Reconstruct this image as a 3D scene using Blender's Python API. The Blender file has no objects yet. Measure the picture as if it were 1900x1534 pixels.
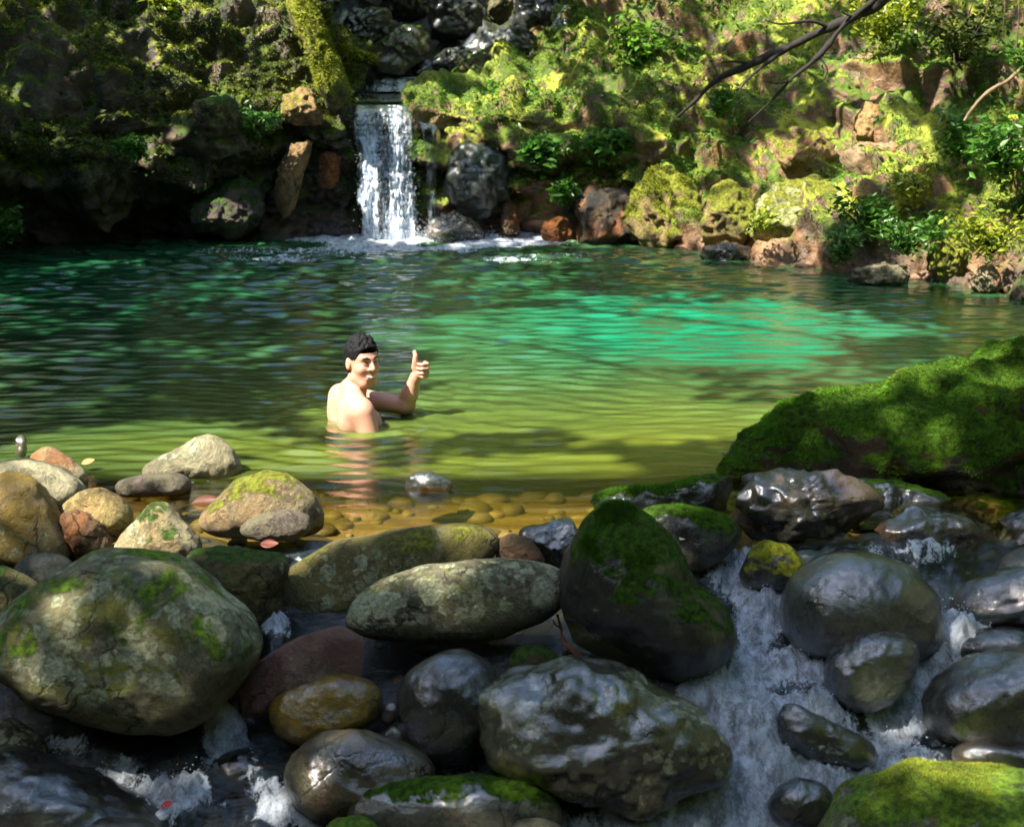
import bpy, math, random
import numpy as np
from mathutils import Vector, Matrix

# ------------------------------------------------------------------ camera, sky, sun, exposure
sc = bpy.context.scene
COL = sc.collection
CAMH, PITCH, FPX, CX, CY = 1.75, math.radians(14.5), 2610.0, 950.0, 767.0
cam_d = bpy.data.cameras.new('camera')
cam = bpy.data.objects.new('camera', cam_d)
COL.objects.link(cam)
cam.location = (0, 0, CAMH)
cam.rotation_euler = (math.pi/2 - PITCH, 0, 0)
cam_d.sensor_width = 36.0
cam_d.lens = 36.0*FPX/1900.0
cam_d.clip_end = 300
cam_d.dof.use_dof = True
cam_d.dof.focus_distance = 6.75
cam_d.dof.aperture_fstop = 4.0
sc.camera = cam

SUN = np.array([-0.50, -0.34, 0.80]); SUN /= np.linalg.norm(SUN)
world = bpy.data.worlds.new('World'); sc.world = world
world.use_nodes = True
wn = world.node_tree.nodes; wl = world.node_tree.links
sky = wn.new('ShaderNodeTexSky'); sky.sky_type = 'NISHITA'; sky.sun_disc = False
sky.sun_elevation = math.asin(SUN[2]); sky.sun_rotation = math.atan2(SUN[0], SUN[1])
wn['Background'].inputs[1].default_value = 0.15
wl.new(sky.outputs[0], wn['Background'].inputs[0])
sl = bpy.data.lights.new('sun', 'SUN'); sl.energy = 4.4; sl.angle = math.radians(0.5); sl.color = (1, .93, .80)
so = bpy.data.objects.new('sun', sl); COL.objects.link(so)
so.rotation_euler = Vector(SUN).to_track_quat('Z', 'Y').to_euler()
so.location = (-8, -5, 14)
vs = sc.view_settings
vs.view_transform = 'Standard'; vs.look = 'None'; vs.gamma = 1.0; vs.use_curve_mapping = False
vs.exposure = 1.95
sc.cycles.use_denoising = True
sc.cycles.max_bounces = 8
sc.cycles.diffuse_bounces = 3
sc.cycles.glossy_bounces = 3
sc.cycles.transparent_max_bounces = 12
sc.cycles.caustics_reflective = False
sc.cycles.caustics_refractive = False
sc.cycles.sample_clamp_indirect = 6.0

# ------------------------------------------------------------------ pixels to places
SP, CP = math.sin(PITCH), math.cos(PITCH)
def ray(u, v):
    a = (np.asarray(u, float)-CX)/FPX; b = -(np.asarray(v, float)-CY)/FPX
    return np.stack([a, CP + b*SP, -SP + b*CP], -1)
CAM = np.array([0, 0, CAMH])
def at_y(u, v, y):
    r = ray(u, v)
    return CAM + r*(np.asarray(y)/r[..., 1])[..., None]
def at_axial(u, v, d):
    return CAM + ray(u, v)*np.asarray(d)[..., None]
def zs(y):                                # level of the stream along its course
    y = np.asarray(y, float)
    return np.where(y >= 5.05, 0.0, np.maximum(-(5.05-y)*0.46, -0.74 - np.maximum(0, 3.44-y)*.05))
def ground_hit(u, v):                     # where a pixel's ray meets the pool / stream level
    r = ray(u, v); t = -r[1]/r[2]
    k = r[2]/r[1]
    y = -CAMH/k
    if y < 5.05: y = (CAMH+0.46*5.05)/(0.46-k)
    return y

def project(P):
    d = P-CAM; ax = d[..., 1]*CP-d[..., 2]*SP
    return CX+FPX*d[..., 0]/ax, CY-FPX*(d[..., 1]*SP+d[..., 2]*CP)/ax

# ------------------------------------------------------------------ noise
def _h(ix, iy, iz, s):
    n = (ix.astype(np.int64)*374761393 + iy.astype(np.int64)*668265263 + iz.astype(np.int64)*2147483647 + s*1274126177) & 0xffffffff
    n = ((n ^ (n >> 13))*1274126177) & 0xffffffff
    n = ((n ^ (n >> 16))*2246822519) & 0xffffffff
    return ((n ^ (n >> 15)) & 0xffffff)/8388607.5 - 1.0
def vnoise(p, s=0):
    p = np.asarray(p, float)
    i = np.floor(p).astype(np.int64); f = p - i
    w = f*f*f*(f*(f*6-15)+10)
    x, y, z = i[..., 0], i[..., 1], i[..., 2]
    r = 0
    for dx in (0, 1):
        for dy in (0, 1):
            for dz in (0, 1):
                ww = (w[..., 0] if dx else 1-w[..., 0])*(w[..., 1] if dy else 1-w[..., 1])*(w[..., 2] if dz else 1-w[..., 2])
                r = r + ww*_h(x+dx, y+dy, z+dz, s)
    return r
def fbm(p, s=0, octv=4, gain=.5):
    p = np.asarray(p, float); a, t, r = 1., 0., 0
    for o in range(octv):
        r = r + a*vnoise(p*2.03**o + 17.3*o, s+o); t += a; a *= gain
    return r/t*1.5
def billow(p, s=0, octv=4, gain=.5):
    p = np.asarray(p, float); a, t, r = 1., 0., 0
    for o in range(octv):
        r = r + a*np.abs(vnoise(p*2.03**o + 9.1*o, s+o)); t += a; a *= gain
    return r/t*2.2 - .6

# ------------------------------------------------------------------ mesh helpers
def mk(name, V, F, mat, parent=None, smooth=True, attrs=None, loc=None):
    V = np.asarray(V, np.float32).reshape(-1, 3); F = np.asarray(F, np.int32)
    if loc is not None: V = V - np.asarray(loc, np.float32)
    m = bpy.data.meshes.new(name)
    n, k = F.shape
    m.vertices.add(len(V)); m.vertices.foreach_set('co', V.ravel())
    m.loops.add(n*k); m.loops.foreach_set('vertex_index', F.ravel())
    m.polygons.add(n); m.polygons.foreach_set('loop_start', np.arange(0, n*k, k, dtype=np.int32))
    m.update(calc_edges=True)
    if smooth: m.polygons.foreach_set('use_smooth', np.ones(n, bool))
    for a, d in (attrs or {}).items():
        at = m.attributes.new(a, 'FLOAT', 'POINT'); at.data.foreach_set('value', np.asarray(d, np.float32).ravel())
    if mat: m.materials.append(mat)
    o = bpy.data.objects.new(name, m); COL.objects.link(o)
    if loc is not None: o.location = loc
    if parent:
        o.parent = parent
        if loc is None: o.matrix_parent_inverse = Matrix.Translation(-Vector(parent.location))
        else: o.location = np.asarray(loc) - np.array(parent.location)
    return o
def tag(o, label=None, cat=None, group=None, kind=None):
    if label: o['label'] = label
    if cat: o['category'] = cat
    if group: o['group'] = group
    if kind: o['kind'] = kind
    return o
def empty(name, loc, label, cat, group=None):
    o = bpy.data.objects.new(name, None); COL.objects.link(o); o.location = loc; o.empty_display_size = .1
    return tag(o, label, cat, group)
def gridf(nr, nc, wrap=False):
    r = np.arange(nr-1)[:, None]; c = np.arange(nc if wrap else nc-1)[None]
    c2 = (c+1) % nc
    return np.stack([r*nc+c, r*nc+c2, (r+1)*nc+c2, (r+1)*nc+c], -1).reshape(-1, 4)
def vnormals(P, wrap=False):               # normals of an (nr, nc, 3) sheet
    du = np.gradient(P, axis=1); dv = np.gradient(P, axis=0)
    n = np.cross(du, dv); return n/(np.linalg.norm(n, axis=-1, keepdims=True)+1e-9)
def crom(P, n):                            # smooth resample along axis 0
    P = np.asarray(P, float); m = len(P)
    t = np.linspace(0, m-1, n); i = np.minimum(t.astype(int), m-2); f = (t-i).reshape(-1, *([1]*(P.ndim-1)))
    p0 = P[np.maximum(i-1, 0)]; p1 = P[i]; p2 = P[i+1]; p3 = P[np.minimum(i+2, m-1)]
    return .5*(2*p1 + (p2-p0)*f + (2*p0-5*p1+4*p2-p3)*f**2 + (3*p1-p0-3*p2+p3)*f**3)
def tube(pts, rad, sides=8, steps=None, seed=0, rough=.12):
    pts = np.asarray(pts, float); n = steps or len(pts)*6
    P = crom(pts, n); R = np.interp(np.linspace(0, 1, n), np.linspace(0, 1, len(rad)), rad)
    T = np.gradient(P, axis=0); T /= np.linalg.norm(T, axis=1, keepdims=True)+1e-9
    up = np.where(np.abs(T[:, 2:3]) > .9, np.array([[1., 0, 0]]), np.array([[0, 0, 1.]]))
    A = np.cross(T, up); A /= np.linalg.norm(A, axis=1, keepdims=True); B = np.cross(T, A)
    th = np.arange(sides)/sides*2*math.pi
    V = P[:, None] + R[:, None, None]*(np.cos(th)[None, :, None]*A[:, None] + np.sin(th)[None, :, None]*B[:, None])
    V = V + (V-P[:, None])*(vnoise(V*(.35/max(R.max(), 1e-4)), seed)*rough*2)[..., None]
    V = V.reshape(-1, 3); F = gridf(n, sides, True)
    k = len(V); V = np.vstack([V, P[0], P[-1]]); s = np.arange(sides); s2 = (s+1) % sides
    F = np.vstack([F, np.stack([s2, s, np.full(sides, k), np.full(sides, k)], 1)[:, [0, 1, 2, 2]],
                   np.stack([(n-1)*sides+s, (n-1)*sides+s2, np.full(sides, k+1), np.full(sides, k+1)], 1)])
    F3 = np.vstack([F[:, :3], F[:(n-1)*sides][:, [0, 2, 3]]])
    return V, F3
def join(parts):
    Vs, Fs, o = [], [], 0
    for V, F in parts:
        Vs.append(V); Fs.append(F+o); o += len(V)
    return np.vstack(Vs), np.vstack(Fs)
def leaves(C, size, rng, upward=.3, aspect=.5, droop=None):
    """pointed leaf-shaped faces (two folded halves) at C"""
    n = len(C)
    d = rng.normal(size=(n, 3)); d[:, 2] *= .6
    if droop is not None: d = d*.5 + droop
    d /= np.linalg.norm(d, axis=1, keepdims=True)
    nn = rng.normal(size=(n, 3))*(1-upward) + np.array([0, 0, 1.5])*upward
    s = np.cross(d, nn); s /= np.linalg.norm(s, axis=1, keepdims=True)+1e-9
    nn = np.cross(s, d)
    L = (np.asarray(size)*rng.uniform(.6, 1.3, n))[:, None]; W = L*aspect
    base = C - d*L*.5; tip = C + d*L*.5 - nn*L*.08
    a = C - d*L*.05 + s*W*.5 + nn*L*.06; b = C - d*L*.05 - s*W*.5 + nn*L*.06
    V = np.stack([base, a, tip, b], 1).reshape(-1, 3)
    i = np.arange(n)[:, None]*4
    F = np.vstack([i+np.array([[0, 1, 2]]), i+np.array([[0, 2, 3]])])
    return V, F
def sample_mesh(V, F, n, rng, mask=None):
    V = np.asarray(V); F = np.asarray(F); T = F if F.shape[1] == 3 else np.vstack([F[:, :3], F[:, [0, 2, 3]]])
    a, b, c = V[T[:, 0]], V[T[:, 1]], V[T[:, 2]]
    nr = np.cross(b-a, c-a); ar = np.linalg.norm(nr, axis=1); nr = nr/(ar[:, None]+1e-12)
    w = ar.copy()
    if mask is not None: w = w*mask((a+b+c)/3, nr)
    if w.sum() <= 0: return np.zeros((0, 3)), np.zeros((0, 3))
    i = rng.choice(len(T), n, p=w/w.sum())
    r = rng.random((n, 2)); fl = r.sum(1) > 1; r[fl] = 1-r[fl]
    return a[i] + (b-a)[i]*r[:, :1] + (c-a)[i]*r[:, 1:], nr[i]
def blades(P, N, length, width, rng, droop=.5, flow=None):
    n = len(P)
    d = N + rng.normal(size=(n, 3))*.45 + np.array([0, 0, -droop])
    if flow is not None: d = d + flow
    d /= np.linalg.norm(d, axis=1, keepdims=True)
    L = (length*rng.uniform(.5, 1.4, n))[:, None]
    s = np.cross(d, rng.normal(size=(n, 3))); s /= np.linalg.norm(s, axis=1, keepdims=True)+1e-9
    q = P - N*.004
    V = np.stack([q-s*width*1.2, q+s*width*1.2, q+d*L*.9], 1).reshape(-1, 3)
    return V, np.arange(n*3).reshape(-1, 3)

# ------------------------------------------------------------------ materials
class NT:
    def __init__(s, name):
        s.m = bpy.data.materials.new(name); s.m.use_nodes = True; s.t = s.m.node_tree; s.t.nodes.clear()
        s.out = s.n('OutputMaterial')
    def n(s, typ, **kw):
        nd = s.t.nodes.new('ShaderNode'+typ)
        for k, v in kw.items(): setattr(nd, k, v)
        return nd
    def l(s, a, b): s.t.links.new(a, b)
    def set(s, sock, v):
        if hasattr(v, 'is_output') or isinstance(v, bpy.types.NodeSocket): s.l(v, sock)
        else: sock.default_value = v
    def coord(s, scale=(1, 1, 1), off=(0, 0, 0), what='Object'):
        tc = s.n('TexCoord'); mp = s.n('Mapping')
        s.l(tc.outputs[what], mp.inputs[0]); mp.inputs['Scale'].default_value = scale; mp.inputs['Location'].default_value = off
        return mp.outputs[0]
    def noise(s, co, scale, detail=5, rough=.55, dist=0):
        nd = s.n('TexNoise'); s.l(co, nd.inputs['Vector']); nd.inputs['Scale'].default_value = scale
        nd.inputs['Detail'].default_value = detail; nd.inputs['Roughness'].default_value = rough; nd.inputs['Distortion'].default_value = dist
        return nd.outputs['Fac']
    def vor(s, co, scale, feat='F1'):
        nd = s.n('TexVoronoi', feature=feat); s.l(co, nd.inputs['Vector']); nd.inputs['Scale'].default_value = scale
        return nd.outputs['Distance']
    def ramp(s, fac, a, b, smooth=True):
        nd = s.n('MapRange', interpolation_type='SMOOTHSTEP' if smooth else 'LINEAR')
        s.set(nd.inputs[0], fac); nd.inputs[1].default_value = a; nd.inputs[2].default_value = b
        return nd.outputs[0]
    def math(s, op, a, b=0., c=None, clamp=False):
        nd = s.n('Math', operation=op, use_clamp=clamp); s.set(nd.inputs[0], a); s.set(nd.inputs[1], b)
        if c is not None: s.set(nd.inputs[2], c)
        return nd.outputs[0]
    def mix(s, fac, a, b):
        nd = s.n('Mix', data_type='RGBA'); s.set(nd.inputs[0], fac)
        s.set(nd.inputs[6], a if not isinstance(a, tuple) else (*a, 1)); s.set(nd.inputs[7], b if not isinstance(b, tuple) else (*b, 1))
        return nd.outputs[2]
    def bump(s, h, strength=.3, dist=.02, normal=None):
        nd = s.n('Bump'); s.l(h, nd.inputs['Height']); nd.inputs['Strength'].default_value = strength; nd.inputs['Distance'].default_value = dist
        if normal is not None: s.l(normal, nd.inputs['Normal'])
        return nd.outputs[0]
    def pbsdf(s, col, rough=.6, normal=None, **kw):
        nd = s.n('BsdfPrincipled'); s.set(nd.inputs['Base Color'], col if not isinstance(col, tuple) else (*col, 1))
        s.set(nd.inputs['Roughness'], rough)
        if normal is not None: s.l(normal, nd.inputs['Normal'])
        for k, v in kw.items(): s.set(nd.inputs[k.replace('_', ' ')], v)
        return nd.outputs[0]
    def mixsh(s, fac, a, b):
        nd = s.n('MixShader'); s.set(nd.inputs[0], fac); s.l(a, nd.inputs[1]); s.l(b, nd.inputs[2]); return nd.outputs[0]
    def done(s, sh): s.l(sh, s.out.inputs[0]); return s.m

G = dict(grey=(.17, .165, .145), lgrey=(.32, .31, .27), dark=(.035, .038, .042), black=(.016, .017, .02), blue=(.09, .11, .14), tan=(.36, .26, .15),
         olive=(.13, .125, .045), rust=(.30, .11, .03), red=(.20, .095, .075), yellow=(.30, .20, .03), brown=(.11, .075, .05), purple=(.16, .13, .15),
         moss=(.06, .14, .004), bmoss=(.20, .36, .012), ymoss=(.26, .28, .015), lich=(.60, .62, .38))
def rockmat(name, c1, c2, moss=0., mcol='moss', lich=0., wet=0., seed=0, stain=None, scale=1., mup=.42, mscale=5.):
    t = NT(name); co = t.coord(off=(seed*3.7 % 50, seed*1.3 % 31, seed*7.1 % 43))
    c1 = G[c1] if isinstance(c1, str) else c1; c2 = G[c2] if isinstance(c2, str) else c2
    warm = lambda c: (c[0]*1.12, c[1]*1.04, c[2]*.70); c1, c2 = warm(c1), warm(c2)
    k_ = 1-.62*wet; c1 = tuple(x*k_ for x in c1); c2 = tuple(x*k_ for x in c2)
    n1 = t.noise(co, 3.4*scale, 8, .68, .5); n2 = t.noise(co, 13*scale, 9, .72, .3); n3 = t.noise(co, 75*scale, 6, .75); n5 = t.noise(co, 210, 3, .7)
    col = t.mix(t.ramp(n1, .40, .60), c1, c2)
    col = t.mix(t.math('MULTIPLY', t.ramp(n2, .48, .60), .75), col, tuple(.28*x for x in c1))
    col = t.mix(t.math('MULTIPLY', t.ramp(n3, .52, .66), .55), col, tuple(min(.6, 1.9*x+.02) for x in c2))
    col = t.mix(t.math('MULTIPLY', t.ramp(n5, .56, .68), .6), col, tuple(.25*x for x in c2))
    wv = t.n('VectorMath', operation='ADD'); wn_ = t.n('TexNoise'); t.l(co, wn_.inputs[0]); wn_.inputs['Scale'].default_value = 5; wn_.inputs['Detail'].default_value = 5
    ws = t.n('VectorMath', operation='SCALE'); t.l(wn_.outputs['Color'], ws.inputs[0]); ws.inputs['Scale'].default_value = .45; t.l(co, wv.inputs[0]); t.l(ws.outputs[0], wv.inputs[1])
    crk = t.math('MULTIPLY', t.ramp(t.vor(wv.outputs[0], 3.2, 'DISTANCE_TO_EDGE'), .030, .004), t.ramp(t.noise(co, 4, 3, .5), .50, .62))
    pit = t.math('MULTIPLY', t.ramp(t.vor(co, 55*scale), .24, .12), t.ramp(n1, .48, .62))
    col = t.mix(t.math('MULTIPLY', crk, .8), col, tuple(.15*x for x in c1))
    if stain:
        n4 = t.noise(co, 2.3*scale, 8, .66, 1.0)
        col = t.mix(t.math('MULTIPLY', t.ramp(n4, .50, .58), .8), col, G[stain])
    geo = t.n('NewGeometry'); sx = t.n('SeparateXYZ'); t.l(geo.outputs['Normal'], sx.inputs[0])
    up = sx.outputs[2]
    mmask = None; lsum = None
    if lich > 0:
        co2 = t.coord(off=(seed*1.9 % 37, 5, seed)); w = t.n('VectorMath', operation='ADD'); nn = t.n('TexNoise'); t.l(co2, nn.inputs[0]); nn.inputs['Scale'].default_value = 26; nn.inputs['Detail'].default_value = 4
        sc_ = t.n('VectorMath', operation='SCALE'); t.l(nn.outputs['Color'], sc_.inputs[0]); sc_.inputs['Scale'].default_value = .06
        t.l(co2, w.inputs[0]); t.l(sc_.outputs[0], w.inputs[1])
        big = t.noise(co2, 2.6*scale, 5, .6)
        facing = t.ramp(up, -.25, .25)
        fine = t.math('ADD', .35, t.math('MULTIPLY', t.ramp(n3, .40, .52), .65))
        v2 = t.noise(co2, 7*scale, 9, .75, .6)
        lm2 = t.math('MULTIPLY', t.ramp(v2, .64-.11*lich, .68-.11*lich), facing)
        col = t.mix(t.math('MULTIPLY', lm2, .6), col, G['ymoss'])
        for vs_, lo, hi, colr, k, bo in ((7*scale, .40, .34, 'lich', .95, .0), (17*scale, .42, .34, 'lich', .85, .03), (31*scale, .44, .34, (.36, .40, .22), .75, .05)):
            v = t.vor(w.outputs[0], vs_)
            lm = t.math('MULTIPLY', t.ramp(v, lo, hi), t.ramp(big, .66-.32*lich-bo, .72-.32*lich-bo))
            lm = t.math('MULTIPLY', t.math('MULTIPLY', lm, facing), fine)
            col = t.mix(t.math('MULTIPLY', lm, k), col, G[colr] if isinstance(colr, str) else colr)
            lsum = lm if lsum is None else t.math('ADD', lsum, lm)
    if moss > 0:
        nm = t.noise(co, mscale*scale, 10, .72, .5)
        h = t.math('ADD', t.math('MULTIPLY', up, mup), nm)
        thr = .56 + mup*1.0 - (.10 + mup*1.24)*moss
        mmask = t.ramp(h, thr-.03, thr+.04)
        mc = t.mix(t.ramp(t.noise(co, 40, 5, .7), .35, .65), tuple(.35*x for x in G[mcol]), tuple(1.4*x for x in G[mcol]))
        col = t.mix(mmask, col, mc)
    hgt = t.math('ADD', t.math('MULTIPLY', n2, 1.3), t.math('ADD', t.math('MULTIPLY', n3, .45), t.math('MULTIPLY', n5, .12)))
    hgt = t.math('SUBTRACT', t.math('SUBTRACT', hgt, t.math('MULTIPLY', crk, .45)), t.math('MULTIPLY', pit, .16))
    if mmask is not None: hgt = t.math('ADD', hgt, t.math('MULTIPLY', mmask, t.math('ADD', .15, t.math('MULTIPLY', t.noise(co, 160, 4, .75), .9))))
    if lsum is not None: hgt = t.math('ADD', hgt, t.math('MULTIPLY', lsum, .12))
    nrm = t.bump(hgt, .9 if wet < .5 else .8, .04)
    rg = .80-.54*wet
    rough = t.math('ADD', t.math('MULTIPLY', n2, .34), rg-.17)
    if mmask is not None: rough = t.math('MAXIMUM', rough, t.math('MULTIPLY', mmask, .9))
    kw = {}
    if wet > .3:
        cw = t.math('MULTIPLY', t.ramp(n1, .22, .48), min(1., wet*1.2))
        if mmask is not None: cw = t.math('MULTIPLY', cw, t.math('SUBTRACT', 1., mmask))
        kw = dict(Specular_IOR_Level=.2, Coat_Weight=cw, Coat_Roughness=.06 + .10*(1-min(1, wet)), Coat_Normal=t.bump(hgt, .22, .04), Coat_IOR=2.35)
    return t.done(t.pbsdf(col, rough, nrm, **kw))

def leafmat(name, a, b, trans=.35, rough=.45):
    t = NT(name); g = t.n('NewGeometry'); r = g.outputs['Random Per Island']
    if rough >= .8:                       # moss: colonies of different tone, with brown patches
        co = t.coord(); big = t.ramp(t.noise(co, 5, 5, .65, .5), .36, .60); dead = t.ramp(t.noise(t.coord(off=(7, 3, 1)), 9, 5, .7), .58, .68)
        a = t.mix(big, tuple(.5*x for x in a), tuple(1.15*x for x in a)); b = t.mix(big, tuple(.55*x for x in b), tuple(1.15*x for x in b))
        col = t.mix(t.math('MULTIPLY', dead, .7), t.mix(r, a, b), (.13, .085, .02))
        d = t.pbsdf(col, rough); tr = t.n('BsdfTranslucent'); t.l(col, tr.inputs[0])
        return t.done(t.mixsh(trans, d, tr.outputs[0]))
    col = t.mix(r, a, b)
    d = t.pbsdf(col, rough); tr = t.n('BsdfTranslucent'); t.set(tr.inputs[0], t.mix(r, tuple(min(1, 1.3*x) for x in a), tuple(min(1, 1.3*x) for x in b)))
    return t.done(t.mixsh(trans, d, tr.outputs[0]))
M_mossblade = leafmat('moss_green', (.030, .105, .002), (.14, .33, .006), .3, .85)
M_mossyel = leafmat('moss_yellow_green', (.08, .12, .004), (.34, .36, .020), .3, .8)
M_mossdark = leafmat('moss_dark', (.020, .045, .006), (.10, .135, .014), .25, .8)
M_leaf = leafmat('leaf_green', (.03, .10, .012), (.10, .25, .03), .4, .4)
M_leafy = leafmat('leaf_yellow_green', (.13, .20, .015), (.36, .40, .03), .4, .4)
M_canopy = leafmat('canopy_leaf', (.05, .10, .012), (.14, .20, .025), .25, .5)

def bankmat(name, rock, rock2, dark, mid, hi, seed, amt=.0):
    t = NT(name); co = t.coord(off=(seed, seed*2, 0), what='Object')
    n1 = t.noise(co, 1.3, 6, .6, .5); n2 = t.noise(co, 5, 7, .68, .6); n3 = t.noise(co, 26, 5, .7); n4 = t.noise(co, 2.4, 4, .6, .3)
    r = t.mix(t.ramp(n4, .38, .62), rock, rock2)
    r = t.mix(t.math('MULTIPLY', t.ramp(n3, .45, .7), .7), r, tuple(.3*x for x in rock))
    m = t.mix(t.ramp(n2, .36, .62), dark, mid); m = t.mix(t.ramp(t.math('ADD', t.math('MULTIPLY', n1, .6), t.math('MULTIPLY', n3, .4)), .47, .62), m, hi)
    geo = t.n('NewGeometry'); sx = t.n('SeparateXYZ'); t.l(geo.outputs['Normal'], sx.inputs[0])
    h = t.math('ADD', t.math('MULTIPLY', sx.outputs[2], .30), n2)
    mm = t.ramp(h, .52-amt, .64-amt)
    pz = t.n('SeparateXYZ'); t.l(t.n('TexCoord').outputs['Object'], pz.inputs[0])
    wetl = t.ramp(t.math('ADD', pz.outputs[2], t.math('MULTIPLY', n2, .35)), .55, .30)      # bare wet rock just above the water
    mm = t.math('MULTIPLY', mm, t.math('SUBTRACT', 1., wetl))
    col = t.mix(mm, r, m)
    nrm = t.bump(t.math('ADD', n2, t.math('MULTIPLY', n3, .5)), .7, .06)
    rough = t.math('ADD', .35, t.math('MULTIPLY', mm, .5))
    return t.done(t.pbsdf(col, rough, nrm))
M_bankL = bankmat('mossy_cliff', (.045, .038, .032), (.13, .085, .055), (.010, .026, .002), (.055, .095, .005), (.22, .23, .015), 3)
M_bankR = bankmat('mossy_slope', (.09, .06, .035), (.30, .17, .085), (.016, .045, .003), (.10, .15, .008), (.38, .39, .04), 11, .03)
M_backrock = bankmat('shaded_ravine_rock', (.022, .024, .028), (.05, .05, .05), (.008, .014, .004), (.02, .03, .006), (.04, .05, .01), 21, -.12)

def simple(name, c, rough=.7, var=.4, scale=20, bump=.3, dist=.01, stretch=(1, 1, 1), **kw):
    t = NT(name); co = t.coord(stretch); n = t.noise(co, scale, 5, .65)
    col = t.mix(n, tuple(x*(1-var) for x in c), tuple(min(1, x*(1+var)) for x in c))
    return t.done(t.pbsdf(col, rough, t.bump(n, bump, dist), **kw))
M_bark = simple('dark_bark', (.016, .012, .009), .85, .5, 30, .8, .02, (1, 1, .25))
M_root = simple('pale_root', (.17, .12, .06), .8, .4, 30, .7, .01, (1, 1, .3))
M_bed = simple('pool_bed', (.30, .19, .07), .8, .6, 7, .5, .02)
M_soil = simple('valley_soil', (.045, .045, .02), .9, .6, 4, .6, .05)

def watermat(name, body, clear, body_sunlit=None, rough=.035, bump=.13, foamc=(.80, .88, .98)):
    t = NT(name); co = t.coord()
    at = t.n('Attribute', attribute_name='deep'); af = t.n('Attribute', attribute_name='foam')
    n = t.noise(t.coord((11, 38, 10)), 1., 5, .65, .3); nrm = t.bump(n, bump, .02)
    fr = t.n('Fresnel'); fr.inputs[0].default_value = 1.33; t.l(nrm, fr.inputs['Normal'])
    gl = t.n('BsdfGlossy'); gl.inputs['Roughness'].default_value = rough; t.l(nrm, gl.inputs['Normal'])
    bd = t.n('BsdfDiffuse'); t.set(bd.inputs[0], (*body, 1) if body_sunlit is None else t.mix(t.n('Attribute', attribute_name='basin').outputs['Fac'], t.mix(t.n('Attribute', attribute_name='shallow').outputs['Fac'], body, (.155, .18, .014)), body_sunlit))  # olive and emerald tints also carry reflected and sunlit green
    cl = t.n('BsdfTransparent'); cl.inputs[0].default_value = (*clear, 1)
    under = t.mixsh(at.outputs['Fac'], cl.outputs[0], bd.outputs[0])
    w = t.mixsh(t.math('MINIMUM', t.math('MULTIPLY', fr.outputs[0], 2.2), .92), under, gl.outputs[0])
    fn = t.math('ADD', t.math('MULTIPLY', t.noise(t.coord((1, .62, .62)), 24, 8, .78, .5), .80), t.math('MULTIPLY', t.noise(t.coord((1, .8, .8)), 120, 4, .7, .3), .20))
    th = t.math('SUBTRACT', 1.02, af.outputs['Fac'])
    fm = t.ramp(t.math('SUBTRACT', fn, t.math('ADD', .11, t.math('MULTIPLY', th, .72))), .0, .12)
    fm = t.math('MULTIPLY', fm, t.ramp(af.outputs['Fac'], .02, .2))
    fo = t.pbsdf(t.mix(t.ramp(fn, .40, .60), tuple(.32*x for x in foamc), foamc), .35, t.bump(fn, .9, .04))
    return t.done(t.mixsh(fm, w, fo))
M_pool = watermat('pool_water', (.004, .050, .022), (.85, .76, .36), body_sunlit=(.002, .175, .085))
M_stream = watermat('stream_water', (.02, .035, .04), (.55, .6, .55), rough=.05, bump=.6)
def fallmat():
    t = NT('falling_water'); co = t.coord((1, 1, .13))
    s = t.noise(co, 26, 5, .65, .3); s2 = t.noise(t.coord((1, 1, .6)), 70, 4, .7)
    at = t.n('Attribute', attribute_name='foam')
    f = t.math('ADD', t.math('MULTIPLY', s, .82), t.math('MULTIPLY', s2, .18))
    fm = t.ramp(t.math('SUBTRACT', f, t.math('MULTIPLY', t.math('SUBTRACT', 1., at.outputs['Fac']), .5)), .22, .44)
    nrm = t.bump(f, .8, .03)
    wh = t.pbsdf((.70, .78, .88), .3, nrm)
    cl = t.n('BsdfTransparent'); cl.inputs[0].default_value = (.8, .86, .9, 1)
    gl = t.n('BsdfGlossy'); gl.inputs['Roughness'].default_value = .12; t.l(nrm, gl.inputs['Normal'])
    fr = t.n('Fresnel'); fr.inputs[0].default_value = 1.33; t.l(nrm, fr.inputs['Normal'])
    return t.done(t.mixsh(fm, t.mixsh(t.math('MULTIPLY', fr.outputs[0], t.ramp(at.outputs['Fac'], .10, .35)), cl.outputs[0], gl.outputs[0]), wh))
M_fall = fallmat()
M_drop = simple('water_spray', (.8, .86, .93), .15, .1, 40, .1)

rng = np.random.default_rng(7)

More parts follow.
